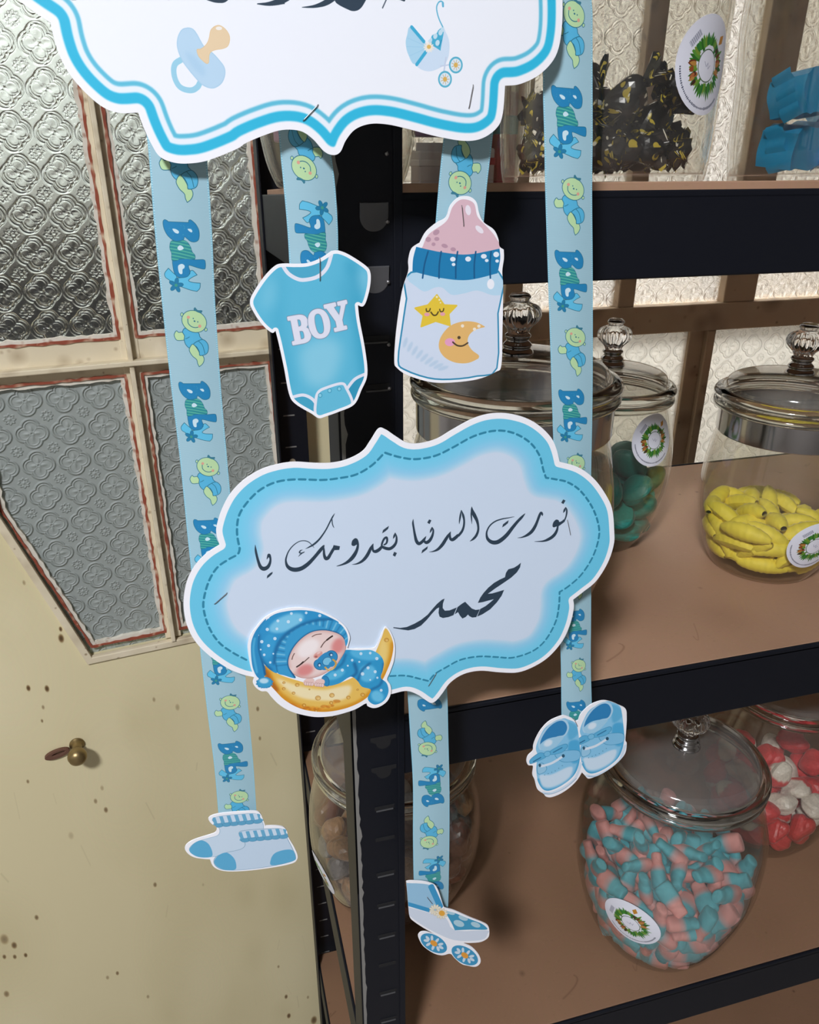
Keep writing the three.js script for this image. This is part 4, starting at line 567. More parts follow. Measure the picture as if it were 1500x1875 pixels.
  a.pen([[503, 631, 3], [570, 620, 17], [640, 589, 36], [700, 540, 43], [745, 470, 40], [775, 400, 34], [803, 325, 34], [825, 285, 30], [842, 305, 26], [844, 330, 4]], INK);
  a.poly([[983, 468], [993, 420], [1030, 380], [1066, 388], [1078, 412], [1120, 392], [1132, 376], [1146, 408], [1100, 446], [1066, 468], [1030, 476], [1000, 486]], INK, null, 1, { steps: 3 }); a.pen([[1058, 455, 20], [1042, 530, 33], [1000, 598, 41], [930, 648, 38], [850, 675, 21], [736, 681, 4]], INK);
  a.pen([[1136, 410, 22], [1164, 350, 18], [1177, 290, 22], [1177, 242, 20], [1162, 207, 5]], INK); a.pen([[1162, 210, 4], [1148, 250, 28], [1130, 287, 3]], INK); a.poly([[1130, 102], [1161, 119], [1132, 166], [1102, 148]], INK, null, 1, { sm: false });
  a.win(710, 1010, 5.769);
  a.poly([[1403, 112], [1395, 160], [1360, 215], [1300, 270], [1220, 325], [1130, 385], [1080, 422], [1054, 440], [1100, 436], [1160, 419], [1226, 399], [1200, 460], [1150, 530], [1080, 603], [1000, 655], [942, 681], [975, 600], [1030, 570], [1080, 530], [1118, 497], [1060, 511], [1000, 528], [949, 536], [975, 480], [1010, 430], [1060, 375], [1120, 325], [1180, 290], [1235, 265], [1245, 220], [1270, 182], [1330, 165], [1370, 140]], INK, null, 1, { sm: false });
  a.poly([[970, 605], [932, 686], [890, 691], [860, 676], [845, 659], [820, 685], [786, 701], [760, 670], [740, 633], [704, 657], [735, 580], [780, 545], [815, 524], [850, 560], [885, 595], [925, 610]], INK, null, 1, { sm: false });
  a.poly([[727, 584], [692, 665], [640, 685], [580, 696], [545, 681], [534, 640], [540, 583], [510, 600], [460, 655], [410, 715], [350, 775], [280, 812], [215, 826], [140, 816], [58, 801], [58, 792], [130, 800], [200, 790], [280, 755], [350, 715], [420, 660], [470, 600], [520, 545], [570, 502], [598, 491], [580, 545], [578, 590], [600, 618], [650, 615]], INK, null, 1, { sm: false });
});
staple(lower, 417, 1083, 391, 1106); staple(lower, 1037.7, 950, 1044, 980); staple(lower, 799, 1230, 783, 1256);

// ------------------------------------------------------------------ the sleeping baby glued to the lower plaque
const win5 = (ox, oy, s, pts) => smooth(pts.map((p) => [ox + p[0] / s, oy + p[1] / s, p[2]]), true, 5);
cutout('baby_cutout', 'glued cut-out of a sleeping baby in a blue cap on a yellow moon', null, sheetZ(RIBBON_Z + 0.0075), win5(440, 1100, 5, [[260, 115], [350, 75], [480, 50], [620, 55], [740, 85], [840, 130], [920, 185], [970, 240], [1000, 320], [985, 390], [985, 425], [1080, 422], [1180, 422], [1230, 410], [1262, 350], [1295, 270], [1325, 226], [1365, 260], [1403, 350], [1412, 440], [1400, 540], [1365, 640], [1340, 705], [1370, 760], [1374, 830], [1340, 905], [1270, 955], [1210, 967], [1160, 948], [1145, 925], [1050, 978], [930, 1018], [820, 1042], [680, 1048], [540, 1022], [440, 988], [350, 932], [280, 862], [240, 815], [190, 812], [140, 778], [113, 730], [125, 680], [95, 600], [72, 480], [66, 390], [88, 310], [140, 230], [200, 160]]), 1400, (a, out) => {
  a.poly(out, '#ffffff', null, 1, { sm: false }); a.win(440, 1100, 5);
  const moon = [[1325, 238], [1375, 310], [1396, 400], [1380, 510], [1340, 620], [1290, 720], [1200, 830], [1100, 910], [960, 970], [800, 1000], [650, 995], [520, 960], [400, 890], [320, 810], [260, 740], [215, 660], [212, 575], [280, 620], [380, 670], [520, 715], [700, 760], [860, 750], [1000, 700], [1100, 640], [1190, 550], [1245, 430], [1290, 320]];
  a.poly(moon, '#f2c65e'); a.clip(moon, () => {
    a.c.filter = 'blur(14px)'; a.poly([[330, 700], [520, 760], [760, 800], [1000, 760], [960, 880], [760, 900], [520, 860]], '#fbeab6'); a.line([[250, 640], [320, 800], [420, 890], [540, 955], [680, 985], [820, 990], [1000, 950], [1120, 890], [1250, 760], [1340, 620], [1385, 480], [1395, 380]], '#e09a22', 52); a.line([[215, 600], [260, 700], [330, 800]], '#b5651d', 34); a.poly([[1300, 330], [1340, 400], [1330, 520], [1280, 560], [1260, 460]], '#f8d77e');
    a.c.filter = 'blur(3px)'; for (let i = 0; i < 26; i++) { const t = i / 26, x = 380 + t * 520, y = 905 + 70 * Math.sin(t * 3.1) + rr(-14, 14); a.ell(x, y, rr(14, 36), rr(9, 16), rr(-0.4, 0.4), i % 2 ? 'rgba(200,112,24,.6)' : 'rgba(240,160,50,.6)'); } a.c.filter = 'none';
    for (const [x, y, r] of [[708, 875, 24], [397, 735, 12], [518, 755, 18], [395, 790, 14], [485, 830, 14], [985, 870, 17], [1115, 845, 18], [835, 850, 22], [630, 797, 6], [828, 918, 16], [1333, 345, 20], [690, 992, 12], [580, 940, 16], [1070, 800, 9]]) { a.ell(x, y, r, r * 0.85, 0, 'rgba(214,150,50,.6)', 'rgba(168,104,30,.65)', 4); a.ell(x + r * 0.2, y + r * 0.25, r * 0.55, r * 0.45, 0, 'rgba(250,222,150,.6)'); }
  });
  const body = [[940, 440], [1080, 440], [1190, 438], [1270, 480], [1308, 545], [1300, 620], [1282, 690], [1335, 740], [1352, 820], [1310, 900], [1235, 936], [1180, 912], [1163, 870], [1190, 800], [1110, 772], [1070, 720], [1020, 682], [980, 692], [900, 742], [790, 762], [745, 690], [800, 640], [870, 590], [900, 510]];
  a.poly(body, '#2f9fd0'); a.clip(body, () => {
    a.c.filter = 'blur(10px)'; a.ell(1150, 470, 150, 60, 0.1, '#58bce4').ell(1160, 650, 80, 80, 0, '#62c2e8').ell(1250, 860, 60, 50, 0.5, '#6cc8ea').ell(870, 660, 90, 40, -0.4, '#5cbfe4').line([[1040, 560], [1060, 640], [1010, 690]], '#1a6ea2', 26).line([[1070, 720], [1110, 620], [1180, 560]], '#1a6ea2', 22).line([[1190, 800], [1270, 760], [1300, 700]], '#1a6ea2', 20).line([[960, 480], [930, 560], [860, 620]], '#1c77aa', 20).line([[1308, 560], [1300, 660]], '#1a6ea2', 18); a.c.filter = 'none';
    for (const [x, y, r] of [[1100, 470, 14], [1185, 465, 12], [1245, 515, 15], [1020, 530, 12], [930, 620, 14], [865, 665, 14], [1165, 600, 14], [1115, 655, 16], [1230, 635, 14], [1185, 710, 8], [980, 580, 9], [1285, 805, 13], [1250, 690, 10], [1085, 545, 9]]) a.ell(x, y, r, r, 0, 'rgba(222,242,252,.9)');
  });
  a.poly([[745, 690], [790, 680], [810, 720], [800, 765], [760, 752]], '#2b8fc2', '#1a6ea2', 5);
  for (const [x, y] of [[625, 725], [720, 735]]) { a.ell(x, y, 52, 34, -0.3, '#f2cfc4'); for (let i = 0; i < 4; i++) a.ell(x - 30 + i * 20, y + 18 + i * 2, 13, 17, 0.2, '#f4d6cc', '#c08a80', 3); }
  // head and cap
  const face = [[440, 600], [430, 520], [475, 420], [560, 325], [660, 265], [780, 255], [895, 285], [948, 340], [962, 420], [922, 505], [860, 590], [760, 655], [660, 690], [560, 690], [485, 655]];
  a.poly(face, '#f5ddd4', '#b98078', 4); a.clip(face, () => { a.c.filter = 'blur(16px)'; a.ell(590, 620, 80, 52, -0.3, 'rgba(226,128,122,.8)').ell(890, 400, 55, 75, 0.4, 'rgba(226,128,122,.8)').line(face, 'rgba(196,130,118,.5)', 30); a.ell(620, 420, 110, 70, -0.6, '#fff4ee'); a.c.filter = 'none'; });
  a.line([[515, 588], [560, 562], [625, 505]], '#6b5048', 9).line([[515, 590], [545, 570], [572, 545]], '#3c2a26', 13).line([[735, 412], [770, 362], [838, 312]], '#6b5048', 9).line([[790, 345], [815, 325], [838, 310]], '#3c2a26', 15).line([[470, 522], [478, 495], [492, 468]], '#8a6a60', 9).line([[655, 314], [690, 296], [738, 290]], '#8a6a60', 9);
  a.c.filter = 'blur(3px)'; a.ell(708, 480, 46, 24, -0.55, '#e8a69a').ell(715, 462, 20, 9, -0.5, '#f8d4ca').ell(690, 498, 14, 10, 0, '#b4665c'); a.c.filter = 'none';
  a.ell(722, 570, 52, 46, 0.5, '#2f93c6', '#1d6c9c', 6).ell(830, 498, 56, 56, 0.4, '#2f93c6', '#1d6c9c', 6).poly([[690, 540], [790, 455], [870, 520], [800, 610], [730, 610]], '#2f93c6'); a.ell(720, 572, 17, 20, 0.3, '#1c5f8c').ell(826, 478, 20, 20, 0, '#1c5f8c').ell(722, 576, 9, 11, 0, '#cfe8f4').ell(830, 482, 10, 10, 0, '#cfe8f4'); a.ell(792, 540, 44, 36, -0.5, '#7fcbe8', '#1d6c9c', 5).ell(835, 565, 30, 24, -0.5, '#2f93c6');
  a.line([[775, 595], [800, 618], [840, 612], [868, 580], [868, 545], [845, 525]], '#d8a94c', 15).line([[785, 606], [820, 620], [855, 600]], '#f6e2a8', 5);
  const cap = [[215, 190], [300, 115], [420, 82], [560, 72], [700, 90], [820, 140], [895, 190], [700, 178], [520, 235], [405, 322], [342, 420], [322, 520], [335, 645], [250, 600], [190, 520], [160, 430], [165, 300]];
  a.poly([[235, 150], [150, 245], [105, 340], [95, 430], [105, 560], [128, 640], [165, 692], [215, 690], [225, 600], [190, 520], [170, 400], [190, 280]], '#2b93c8'); a.c.filter = 'blur(5px)'; a.line([[130, 330], [118, 450], [150, 640]], '#4fb4de', 18).line([[175, 330], [172, 430], [205, 560], [225, 660]], '#17689c', 16); a.c.filter = 'none';
  a.poly(cap, '#2f9bd0'); a.clip(cap, () => { a.c.filter = 'blur(12px)'; a.ell(420, 190, 170, 70, -0.4, '#7fcfee').ell(260, 400, 60, 120, 0.2, '#3aa6d8').line([[840, 160], [700, 165], [520, 225], [400, 310], [330, 420], [310, 560]], '#17689c', 24).line([[165, 300], [165, 440], [200, 540], [280, 620]], '#17689c', 22); a.c.filter = 'none'; for (const [x, y, r] of [[465, 103, 13], [600, 97, 12], [724, 122, 14], [342, 170, 13], [437, 178, 15], [548, 160, 15], [245, 248, 15], [333, 243, 13], [315, 332, 15], [195, 360, 15], [257, 396, 14], [217, 480, 12], [255, 140, 10], [272, 550, 11], [300, 470, 8], [160, 300, 9], [185, 432, 8]]) a.ell(x, y, r, r, 0, 'rgba(218,240,252,.95)'); });
  const brim = [[335, 640], [318, 520], [340, 420], [402, 320], [520, 232], [650, 180], [790, 163], [905, 197], [965, 270], [982, 345], [962, 402], [945, 335], [890, 287], [780, 258], [660, 270], [560, 330], [482, 420], [440, 520], [447, 600], [505, 692], [400, 668]];
  a.poly(brim, '#3aa3d4'); a.clip(brim, () => { a.c.filter = 'blur(4px)'; for (let i = 0; i < 30; i++) { const t = -0.15 + i / 29 * 3.2, x0 = 700 - 300 * Math.cos(t * 0.9 - 0.3), y0 = 500 - 300 * Math.sin(t * 0.9 - 0.1), x1 = 690 - 420 * Math.cos(t * 0.9 - 0.3), y1 = 490 - 400 * Math.sin(t * 0.9 - 0.1); a.line([[x0, y0], [x1, y1]], i % 2 ? 'rgba(150,216,240,.8)' : 'rgba(28,116,168,.6)', 12); } a.line([[335, 640], [318, 520], [340, 420], [402, 320], [520, 232], [650, 180], [790, 163]], 'rgba(20,100,150,.55)', 16).line([[505, 692], [447, 600], [440, 520], [482, 420], [560, 330], [660, 270], [780, 258], [890, 287], [945, 335]], 'rgba(16,84,132,.85)', 16); a.c.filter = 'none'; });
  for (let i = 0; i < 40; i++) { const t = i / 40 * 6.283; a.line([[220 + 50 * Math.cos(t), 735 + 38 * Math.sin(t)], [220 + (66 + rr(0, 12)) * Math.cos(t + 0.1), 735 + (46 + rr(0, 8)) * Math.sin(t + 0.1)]], '#2f93c4', 9, false); } a.ell(220, 733, 64, 44, 0, '#3ea6d2'); a.c.filter = 'blur(6px)'; a.ell(215, 718, 42, 24, 0, '#c2e6f4'); a.c.filter = 'none';
}, lower, 0.0009);

// ------------------------------------------------------------------ small cut-outs on the ribbons
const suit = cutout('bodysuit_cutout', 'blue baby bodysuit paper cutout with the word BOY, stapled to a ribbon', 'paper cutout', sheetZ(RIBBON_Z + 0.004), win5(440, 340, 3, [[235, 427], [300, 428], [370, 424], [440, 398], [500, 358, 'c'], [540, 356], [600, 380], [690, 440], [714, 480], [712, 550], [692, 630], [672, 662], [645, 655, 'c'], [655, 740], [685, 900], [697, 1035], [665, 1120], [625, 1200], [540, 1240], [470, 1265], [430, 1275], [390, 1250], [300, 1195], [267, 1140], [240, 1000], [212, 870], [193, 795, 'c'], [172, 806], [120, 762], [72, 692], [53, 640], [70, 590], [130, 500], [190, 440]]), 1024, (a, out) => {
  a.poly(out, '#5ec0dc', null, 1, { sm: false }); a.win(440, 340, 3);
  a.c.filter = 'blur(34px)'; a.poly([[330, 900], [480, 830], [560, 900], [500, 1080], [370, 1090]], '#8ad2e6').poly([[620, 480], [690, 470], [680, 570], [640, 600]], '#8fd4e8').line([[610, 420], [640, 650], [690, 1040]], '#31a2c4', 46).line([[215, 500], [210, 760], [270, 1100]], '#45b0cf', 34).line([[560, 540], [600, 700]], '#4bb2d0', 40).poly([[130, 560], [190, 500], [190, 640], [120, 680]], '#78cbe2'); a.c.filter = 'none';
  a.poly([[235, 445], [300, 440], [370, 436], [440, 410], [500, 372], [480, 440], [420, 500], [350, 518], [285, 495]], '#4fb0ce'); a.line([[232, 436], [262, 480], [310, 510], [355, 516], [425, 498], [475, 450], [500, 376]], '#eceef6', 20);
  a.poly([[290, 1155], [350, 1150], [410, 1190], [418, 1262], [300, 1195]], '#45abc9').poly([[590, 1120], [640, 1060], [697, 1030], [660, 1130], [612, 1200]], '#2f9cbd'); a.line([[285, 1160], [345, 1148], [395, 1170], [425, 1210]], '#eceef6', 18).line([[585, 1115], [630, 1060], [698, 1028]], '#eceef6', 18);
  a.poly([[418, 1262], [414, 1180], [430, 1130], [480, 1105], [555, 1085], [582, 1110], [612, 1205], [500, 1250]], '#67c3dd', '#eceef6', 16, { sm: true }); for (const [x, y] of [[438, 1150], [490, 1124], [543, 1114]]) a.ell(x, y, 10, 11, 0, '#8fd8ea', '#3a9dbb', 4);
  a.poly(out.map(([x, y]) => [(x - 440) * 3, (y - 340) * 3]), null, '#ffffff', 34, { sm: false });
  for (const [ch, x, y, rot, w] of [['B', 326, 782, -0.13, 0.82], ['O', 432, 752, -0.15, 0.8], ['Y', 535, 712, -0.17, 0.86]]) { const [X, Y] = a.pt(x, y), c = a.c; c.save(); c.translate(X, Y); c.rotate(rot); c.scale(w, 1); c.font = `bold ${a.len(205)}px serif`; c.textAlign = 'center'; c.textBaseline = 'middle'; c.lineJoin = 'round'; c.strokeStyle = '#7f97ac'; c.lineWidth = a.len(20); c.strokeText(ch, 0, a.len(8)); c.strokeStyle = '#e6e8f2'; c.lineWidth = a.len(12); c.strokeText(ch, 0, a.len(8)); c.fillStyle = '#e9ebf4'; c.fillText(ch, 0, a.len(8)); c.restore(); }
});
staple(suit, 585.5, 471, 585.5, 516);
const bottle = cutout('bottle_cutout', 'milk bottle paper cutout with pink teat, smiling star and moon, stapled to a ribbon', 'paper cutout', sheetZ(RIBBON_Z + 0.004), win5(440, 340, 3, [[1182, 74], [1215, 58], [1260, 60], [1295, 90], [1310, 150], [1335, 200], [1390, 240], [1415, 290], [1422, 332], [1445, 350, 'c'], [1446, 400], [1437, 470], [1442, 560], [1438, 800], [1432, 985], [1400, 1022], [1300, 1062], [1150, 1080], [1040, 1076], [920, 1040], [860, 1000], [846, 960], [856, 800], [888, 580], [922, 470], [922, 410], [940, 345], [985, 312, 'c'], [1020, 250], [1080, 200], [1128, 172], [1150, 112]]), 1024, (a, out) => {
  a.poly(out, '#ffffff', null, 1, { sm: false }); a.win(440, 340, 3);
  const body = [[937, 475], [912, 620], [888, 780], [866, 960], [900, 1008], [1030, 1054], [1150, 1062], [1300, 1044], [1408, 1000], [1414, 700], [1416, 470]]; a.poly(body, '#dbe7f4', null, 1, { steps: 3 });
  a.clip(body, () => { a.poly([[930, 440], [1430, 440], [1430, 600, 'c'], [1380, 600], [1300, 575], [1230, 590], [1160, 598], [1110, 560], [1070, 558], [1010, 580], [960, 550], [925, 525, 'c']], '#c0e2f2'); a.c.filter = 'blur(3px)'; for (let i = 0; i < 9; i++) a.ell(905 + i * 26, 860 + i * 24 - i * i * 0.8, 10, 30, 0.3 + i * 0.12, 'rgba(176,208,228,.55)'); a.c.filter = 'none'; }, { steps: 3 });
  a.poly(body, null, '#2f93b8', 9, { steps: 3 }); a.ell(1374, 540, 20, 28, 0, '#fbfdff');
  const teat = [[1000, 335], [1035, 265], [1130, 195], [1165, 115], [1215, 75], [1280, 95], [1302, 170], [1350, 222], [1400, 282], [1414, 350], [1200, 385], [1000, 350]]; a.poly(teat, '#e4bfc6'); for (const [x, y, w, h, r] of [[1075, 256, 19, 14, -0.6], [1031, 295, 15, 14, 0], [1078, 292, 14, 11, 0], [1060, 321, 11, 10, 0], [1121, 330, 18, 11, 0.3], [1168, 349, 15, 11, 0.2]]) a.ell(x, y, w, h, r, '#c19aa8'); a.ell(1250, 134, 15, 28, -0.15, '#f6eef2').ell(1312, 240, 14, 28, -0.8, '#f6eef2');
  const collar = [[965, 335, 'c'], [1100, 364], [1250, 377], [1422, 345, 'c'], [1426, 400], [1412, 480, 'c'], [1250, 517], [1100, 506], [944, 470, 'c'], [948, 400]]; a.poly(collar, '#1983b5', null, 1); for (const [x0, x1] of [[1030, 1000], [1102, 1090], [1192, 1182], [1292, 1284], [1376, 1372]]) a.line([[x0, 362], [(x0 + x1) / 2 - 4, 430], [x1, 506]], '#0d5d8c', 9);
  for (const [x, y, w, h] of [[1166, 403, 15, 13], [1170, 432, 10, 9], [1250, 402, 16, 14], [1336, 387, 16, 13], [1352, 410, 10, 9], [1404, 377, 16, 15], [1409, 413, 10, 9]]) a.ell(x, y, w, h, 0, '#eef6fb');
  const star = [[1078, 600], [1118, 655], [1186, 658], [1143, 703], [1150, 766], [1072, 742], [993, 772], [1005, 712], [960, 672], [1030, 655]]; a.poly(star, '#f0cf3e', null, 1, { steps: 4 }); a.poly(star, null, '#f0cf3e', 10, { sm: false }); a.line([[1020, 675], [1022, 688], [1036, 688], [1042, 674]], '#5a4a1e', 7).line([[1094, 678], [1098, 690], [1112, 688], [1116, 674]], '#5a4a1e', 7).line([[1046, 694], [1060, 710], [1076, 708], [1086, 692]], '#5a4a1e', 8).ell(1024, 706, 15, 10, 0, '#f0a8b0').ell(1110, 704, 14, 10, 0, '#f0a8b0'); for (const [x, y, r] of [[1078, 610, 6], [1092, 626, 5], [1098, 642, 4]]) a.ell(x, y, r, r, 0, '#fdf4c8');
  a.poly([[1342, 772, 'c'], [1290, 748], [1220, 745], [1150, 770], [1100, 830], [1090, 890], [1120, 940], [1180, 970], [1250, 972], [1306, 948, 'c'], [1308, 930], [1270, 900], [1248, 860], [1256, 820], [1290, 790], [1340, 776, 'c']], '#efbf72'); a.ell(1150, 858, 28, 22, 0, '#f2a8c8').ell(1200, 833, 9, 9, 0, '#55432c').line([[1166, 858], [1190, 876], [1220, 878], [1248, 862]], '#55432c', 9); for (const [x, y, r] of [[1219, 769, 9], [1285, 787, 9], [1309, 770, 9]]) a.ell(x, y, r, r, 0, '#fdf1d8');
});
staple(bottle, 844.5, 374, 848.5, 416);
cutout('socks_cutout', 'pair of pale blue baby socks paper cutout at the end of a ribbon', 'paper cutout', sheetZ(RIBBON_Z + 0.004), win5(330, 1470, 6.818, [[352, 185], [420, 140], [560, 115], [760, 98], [940, 93], [1000, 125], [1030, 190], [1062, 278, 'c'], [1180, 275], [1280, 290], [1330, 340], [1350, 420], [1420, 540], [1462, 640], [1455, 700], [1400, 745], [1200, 790], [900, 832], [650, 847], [500, 832], [410, 780], [372, 695, 'c'], [290, 690], [180, 672], [100, 627], [58, 560], [90, 500], [180, 448], [330, 400], [430, 365], [457, 320], [440, 280], [390, 250]]), 900, (a, out) => {
  a.poly(out, '#ffffff', null, 1, { sm: false }); a.win(330, 1470, 6.818);
  const s1 = [[400, 200], [480, 160], [700, 135], [940, 125], [1000, 180], [1040, 290], [1000, 420], [820, 560], [560, 640], [400, 665], [240, 665], [150, 625], [115, 560], [200, 480], [360, 430], [470, 395], [495, 330], [450, 260]];
  a.poly(s1, '#cfe2ee', '#9cc0d4', 6); a.poly([[115, 575], [170, 500], [260, 458], [350, 500], [400, 600], [385, 665], [250, 670], [150, 630]], '#5fb2d6');
  const s2 = [[735, 360], [800, 335], [1000, 318], [1240, 312], [1310, 345], [1330, 420], [1400, 560], [1440, 660], [1410, 715], [1200, 770], [900, 815], [650, 832], [500, 815], [425, 750], [440, 670], [560, 615], [740, 575], [805, 530], [800, 470], [750, 420]];
  a.poly(s2, '#cadeec', '#7fa9bf', 6); a.poly([[425, 720], [480, 645], [580, 612], [670, 680], [700, 770], [680, 825], [560, 828], [460, 785]], '#5fb2d6').poly([[1130, 700], [1180, 620], [1300, 578], [1400, 582], [1436, 660], [1410, 715], [1150, 772]], '#5fb2d6');
  for (const [x0, y0, x1, y1] of [[405, 190, 985, 135], [735, 375, 1310, 325]]) { const band = [[x0, y0 + 5], [x0 + 60, y0 - 25], [x1 - 40, y1 - 10], [x1 + 10, y1 + 40], [x1 + 15, y1 + 90], [x0 + 60, y0 + 95], [x0 + 15, y0 + 50]]; a.poly(band, '#6cb2d2'); a.clip(band, () => { for (let i = 0; i < 6; i++) { const t = (i + 0.6) / 6.2; a.line([[x0 + (x1 - x0) * t, y0 + (y1 - y0) * t - 20], [x0 + (x1 - x0) * t + 24, y0 + (y1 - y0) * t + 50]], '#d4e6f2', 38); } }); for (let i = 0; i < 6; i++) { const t = i / 5.2; a.ell(x0 + 80 + (x1 - x0 - 80) * t, y0 + 82 + (y1 - y0) * t * 0.9, 56, 24, -0.1, '#62aacb', '#4a93b6', 5); } }
});
const pram = cutout('pram_cutout', 'blue and white pram paper cutout with daisy wheels hanging low beside the black post', 'paper cutout', sheetZ(RIBBON_Z + 0.005), win5(730, 1600, 8.824, [[120, 112, 'c'], [200, 98], [400, 110], [540, 145], [602, 190], [650, 290], [720, 505], [755, 540], [900, 580], [1150, 690], [1350, 770], [1442, 830], [1462, 950], [1432, 1030], [1320, 1090], [1150, 1105], [1045, 1105], [1180, 1170], [1282, 1280], [1322, 1380], [1302, 1450], [1230, 1490], [1100, 1470], [1010, 1442], [900, 1350], [830, 1280], [700, 1305], [560, 1270], [400, 1160], [330, 1050], [313, 980], [358, 928], [450, 922], [575, 962], [400, 862], [250, 762], [180, 690], [158, 550], [138, 300]]), 900, (a, out) => {
  a.poly(out, '#ffffff', null, 1, { sm: false }); a.win(730, 1600, 8.824);
  a.poly([[40, 160], [200, 140], [400, 150], [530, 180], [590, 240], [690, 520], [560, 600], [160, 470], [40, 400]], '#9ccbe4', null, 1, { steps: 3 }); a.line([[520, 190], [630, 430], [670, 520]], '#3a9dcc', 70, false).line([[20, 440], [200, 490], [500, 580]], '#3a9dcc', 58, false);
  a.poly([[60, 520], [170, 530], [500, 620], [760, 700], [900, 900], [1420, 900], [1430, 960], [1380, 1040], [1200, 1070], [900, 1060], [640, 960], [400, 830], [190, 680]], '#dbe5ef', null, 1, { steps: 3 });
  const frill = [[735, 580, 'c'], [900, 620], [1150, 720], [1330, 790], [1412, 850, 'c'], [1412, 890], [1150, 890], [905, 900, 'c'], [850, 780]]; a.poly(frill, '#3f9fc4', null, 1); a.clip(frill, () => { for (const [x, y, w, h] of [[830, 610, 80, 34], [1040, 700, 80, 40], [970, 790, 90, 50], [1240, 810, 80, 40]]) a.ell(x, y, w, h, 0.35, '#b5d8e2'); });
  for (const [x, y] of [[590, 570], [690, 630]]) for (let i = 0; i < 11; i++) { const t = i * 0.571; a.ell(x + 62 * Math.cos(t), y + 52 * Math.sin(t), 40, 18, t, '#f3ecd6', '#cdbb8c', 3); } a.ell(695, 625, 50, 44, 0.4, '#f0b040');
  for (const [x, y] of [[565, 1110], [1065, 1305]]) { a.ell(x, y, 235, 130, 0.52, '#3d9cc6'); for (let i = 0; i < 9; i++) { const t = i * 0.698; a.ell(x + 135 * Math.cos(t) * 0.87 - 66 * Math.sin(t) * 0.5, y + 135 * Math.cos(t) * 0.5 + 66 * Math.sin(t) * 0.87, 44, 22, t + 0.5, '#d6e6ee'); } a.ell(x, y, 64, 42, 0.6, '#eda33a'); }
});
staple(pram, 781, 1640, 792, 1654);
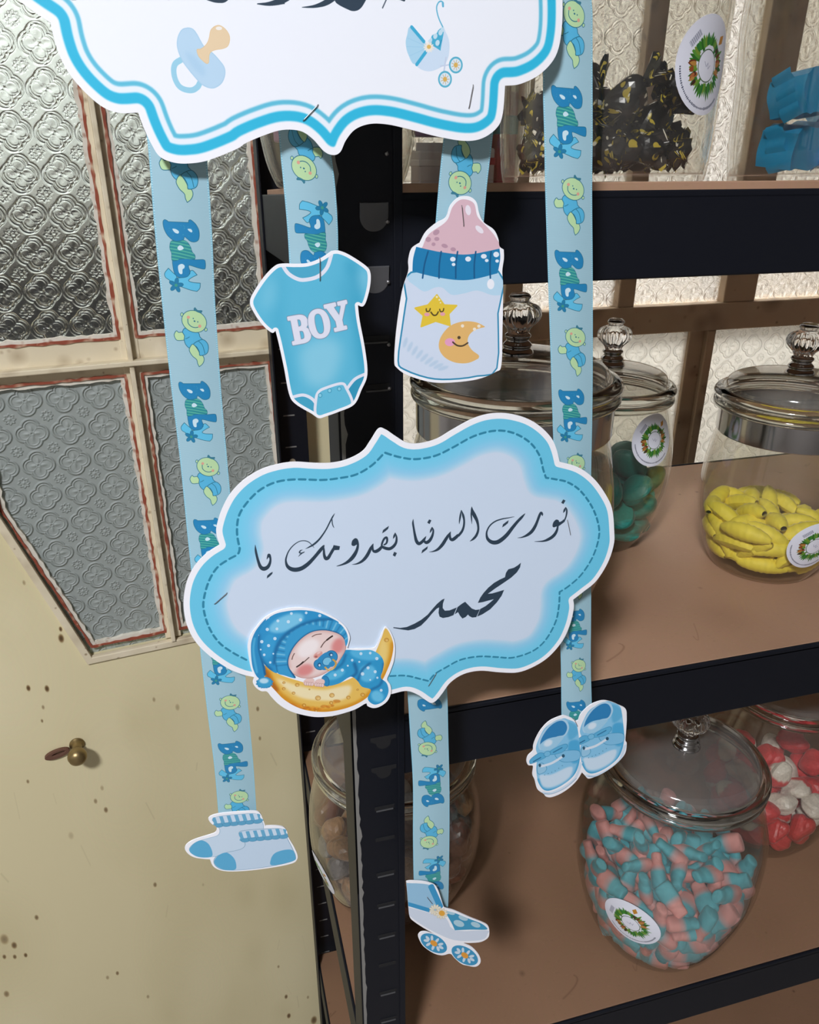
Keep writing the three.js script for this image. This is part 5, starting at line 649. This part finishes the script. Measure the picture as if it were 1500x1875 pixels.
const shoes = cutout('shoes_cutout', 'pair of light blue baby shoes paper cutout with bows at a ribbon end', 'paper cutout', sheetZ(RIBBON_Z + 0.004), win5(950, 1270, 7.143, [[548, 284], [605, 280], [685, 312], [735, 350], [775, 340, 'c'], [800, 270], [860, 200], [950, 130], [1080, 84], [1190, 95], [1300, 140], [1392, 192], [1407, 300], [1402, 440], [1390, 600], [1407, 640], [1392, 760], [1330, 852], [1220, 952], [1080, 1042], [960, 1092], [900, 1102], [860, 1062], [822, 1022, 'c'], [760, 1122], [660, 1222], [540, 1302], [420, 1347], [350, 1337], [320, 1302], [240, 1242], [205, 1122], [175, 1050], [183, 940], [120, 927], [98, 870], [120, 800], [180, 740], [188, 670], [220, 580], [290, 460], [400, 350]]), 1024, (a, out) => {
  a.poly(out, '#ffffff', null, 1, { sm: false }); a.win(950, 1270, 7.143);
  const shoe = (dx, dy, k) => {
    const q = (pts) => pts.map((p) => [p[0] + dx, p[1] + dy, p[2]]);
    a.poly(q([[560, 320], [640, 330], [740, 380], [770, 480], [790, 640], [800, 800], [770, 960], [700, 1080], [560, 1190], [400, 1260], [310, 1240], [250, 1150], [235, 1080], [225, 960], [240, 800], [220, 700], [270, 560], [360, 420]]), '#8ccdec');
    a.clip(q([[560, 320], [640, 330], [740, 380], [770, 480], [790, 640], [800, 800], [770, 960], [700, 1080], [560, 1190], [400, 1260], [310, 1240], [250, 1150], [235, 1080], [225, 960], [240, 800], [220, 700], [270, 560], [360, 420]]), () => {
      a.c.filter = 'blur(8px)'; a.poly(q([[270, 1060], [420, 1050], [620, 960], [700, 960], [660, 1080], [520, 1180], [380, 1220], [290, 1180]]), '#d4eaf6').line(q([[250, 1110], [300, 1230], [420, 1250], [600, 1170], [720, 1050], [790, 860]]), '#2f9fcf', 20).poly(q([[660, 620], [790, 620], [790, 860], [700, 900], [640, 780]]), '#4fb0dc').poly(q([[640, 360], [760, 420], [770, 520], [660, 600], [630, 480]]), '#62b8de'); a.c.filter = 'none';
    });
    a.line(q([[310, 1290], [430, 1290], [600, 1210], [740, 1090], [810, 900]]), '#dcecf6', 34); a.line(q([[330, 1300], [440, 1300], [610, 1222], [750, 1100]]), '#5d93ba', 6);
    a.poly(q([[560, 335], [620, 370], [640, 450], [590, 540], [480, 570], [350, 660], [290, 720], [262, 660], [290, 560], [370, 440], [470, 360]]), '#2c86bc', '#b4dcf0', 22);
    a.poly(q([[275, 660], [360, 590], [470, 560], [580, 560], [560, 600], [460, 700], [340, 740], [290, 720]]), '#a6d6ec'); a.c.filter = 'blur(6px)'; a.ell(380 + dx, 640 + dy, 60, 40, -0.5, '#dff0f8'); a.c.filter = 'none';
    a.poly(q([[250, 1040], [240, 940], [300, 900], [360, 960], [330, 1020]]), '#9fd2ea', '#3f9ac4', 6).poly(q([[470, 790], [600, 740], [780, 740], [790, 840], [700, 880], [560, 880]]), '#86c8e8', '#3f9ac4', 6);
    a.line(q([[300, 940], [430, 900], [575, 810]]), '#e4eff6', 34, true).ell(578 + dx, 806 + dy, 20, 22, 0, '#22566f').ell(272 + dx, 930 + dy, 16, 22, 0, '#22566f');
    a.poly(q([[340, 780], [260, 770], [150, 850], [140, 900], [170, 905], [280, 860], [350, 820]]), '#5fb6dc', '#3a94bf', 6).poly(q([[390, 760], [500, 690], [610, 650], [630, 690], [560, 760], [420, 790]]), '#62b8de', '#3a94bf', 6).ell(368 + dx, 780 + dy, 44, 34, -0.4, '#7cc6e6', '#3a94bf', 6); a.line(q([[190, 880], [280, 830]]), '#1f6f9c', 16).line(q([[450, 760], [560, 700]]), '#2478a4', 14);
    for (let i = 0; i < 6; i++) a.ell(335 + i * 46 + dx, 1056 - i * 18 - (i > 3 ? (i - 3) * 16 : 0) + dy, 6, 6, 0, '#4c8fb4');
  };
  a.c.save(); shoe(575, -225, 1); a.c.restore(); shoe(0, 0, 1);
});
staple(shoes, 1050.5, 1315, 1057.5, 1330);

// ------------------------------------------------------------------ lamps (above and behind the camera; one in the back room, one added to light the cupboard)
function ceilingLamp(name, label, at, w, power, color) {
  const t = thing(name, label, 'lamp', [at[0], at[1], at[2]]);
  part('lamp_housing', rbox(-w / 2 - 0.02, w / 2 + 0.02, 0.012, roomH - at[1], -w / 2 - 0.02, w / 2 + 0.02, 0.006), STD(lin(0.7, 0.7, 0.7), 0.5), t);
  part('diffuser', rbox(-w / 2, w / 2, 0.004, 0.014, -w / 2, w / 2, 0.003), STD(0xffffff, 0.5, { emissive: color, emissiveIntensity: 4 }), t);
  const l = new THREE.RectAreaLight(color, power / (w * w * Math.PI), w, w); l.position.set(at[0], at[1] - 0.002, at[2]); l.rotation.x = -Math.PI / 2; scene.add(l);
}
ceilingLamp('ceiling_lamp', 'square white ceiling lamp above and behind the viewer', LAMP.at, 0.26, LAMP.power, LAMP.color);
ceilingLamp('ceiling_lamp', 'square white ceiling lamp in the bright room behind the glazed partition', BACK_LAMP.at, 0.26, BACK_LAMP.power, BACK_LAMP.color);
ceilingLamp('ceiling_lamp', 'added square white lamp out of view lighting the cupboard behind the cream door', ADDED_CUPBOARD_LAMP.at, 0.2, ADDED_CUPBOARD_LAMP.power, ADDED_CUPBOARD_LAMP.color);

renderer.render(scene, camera);
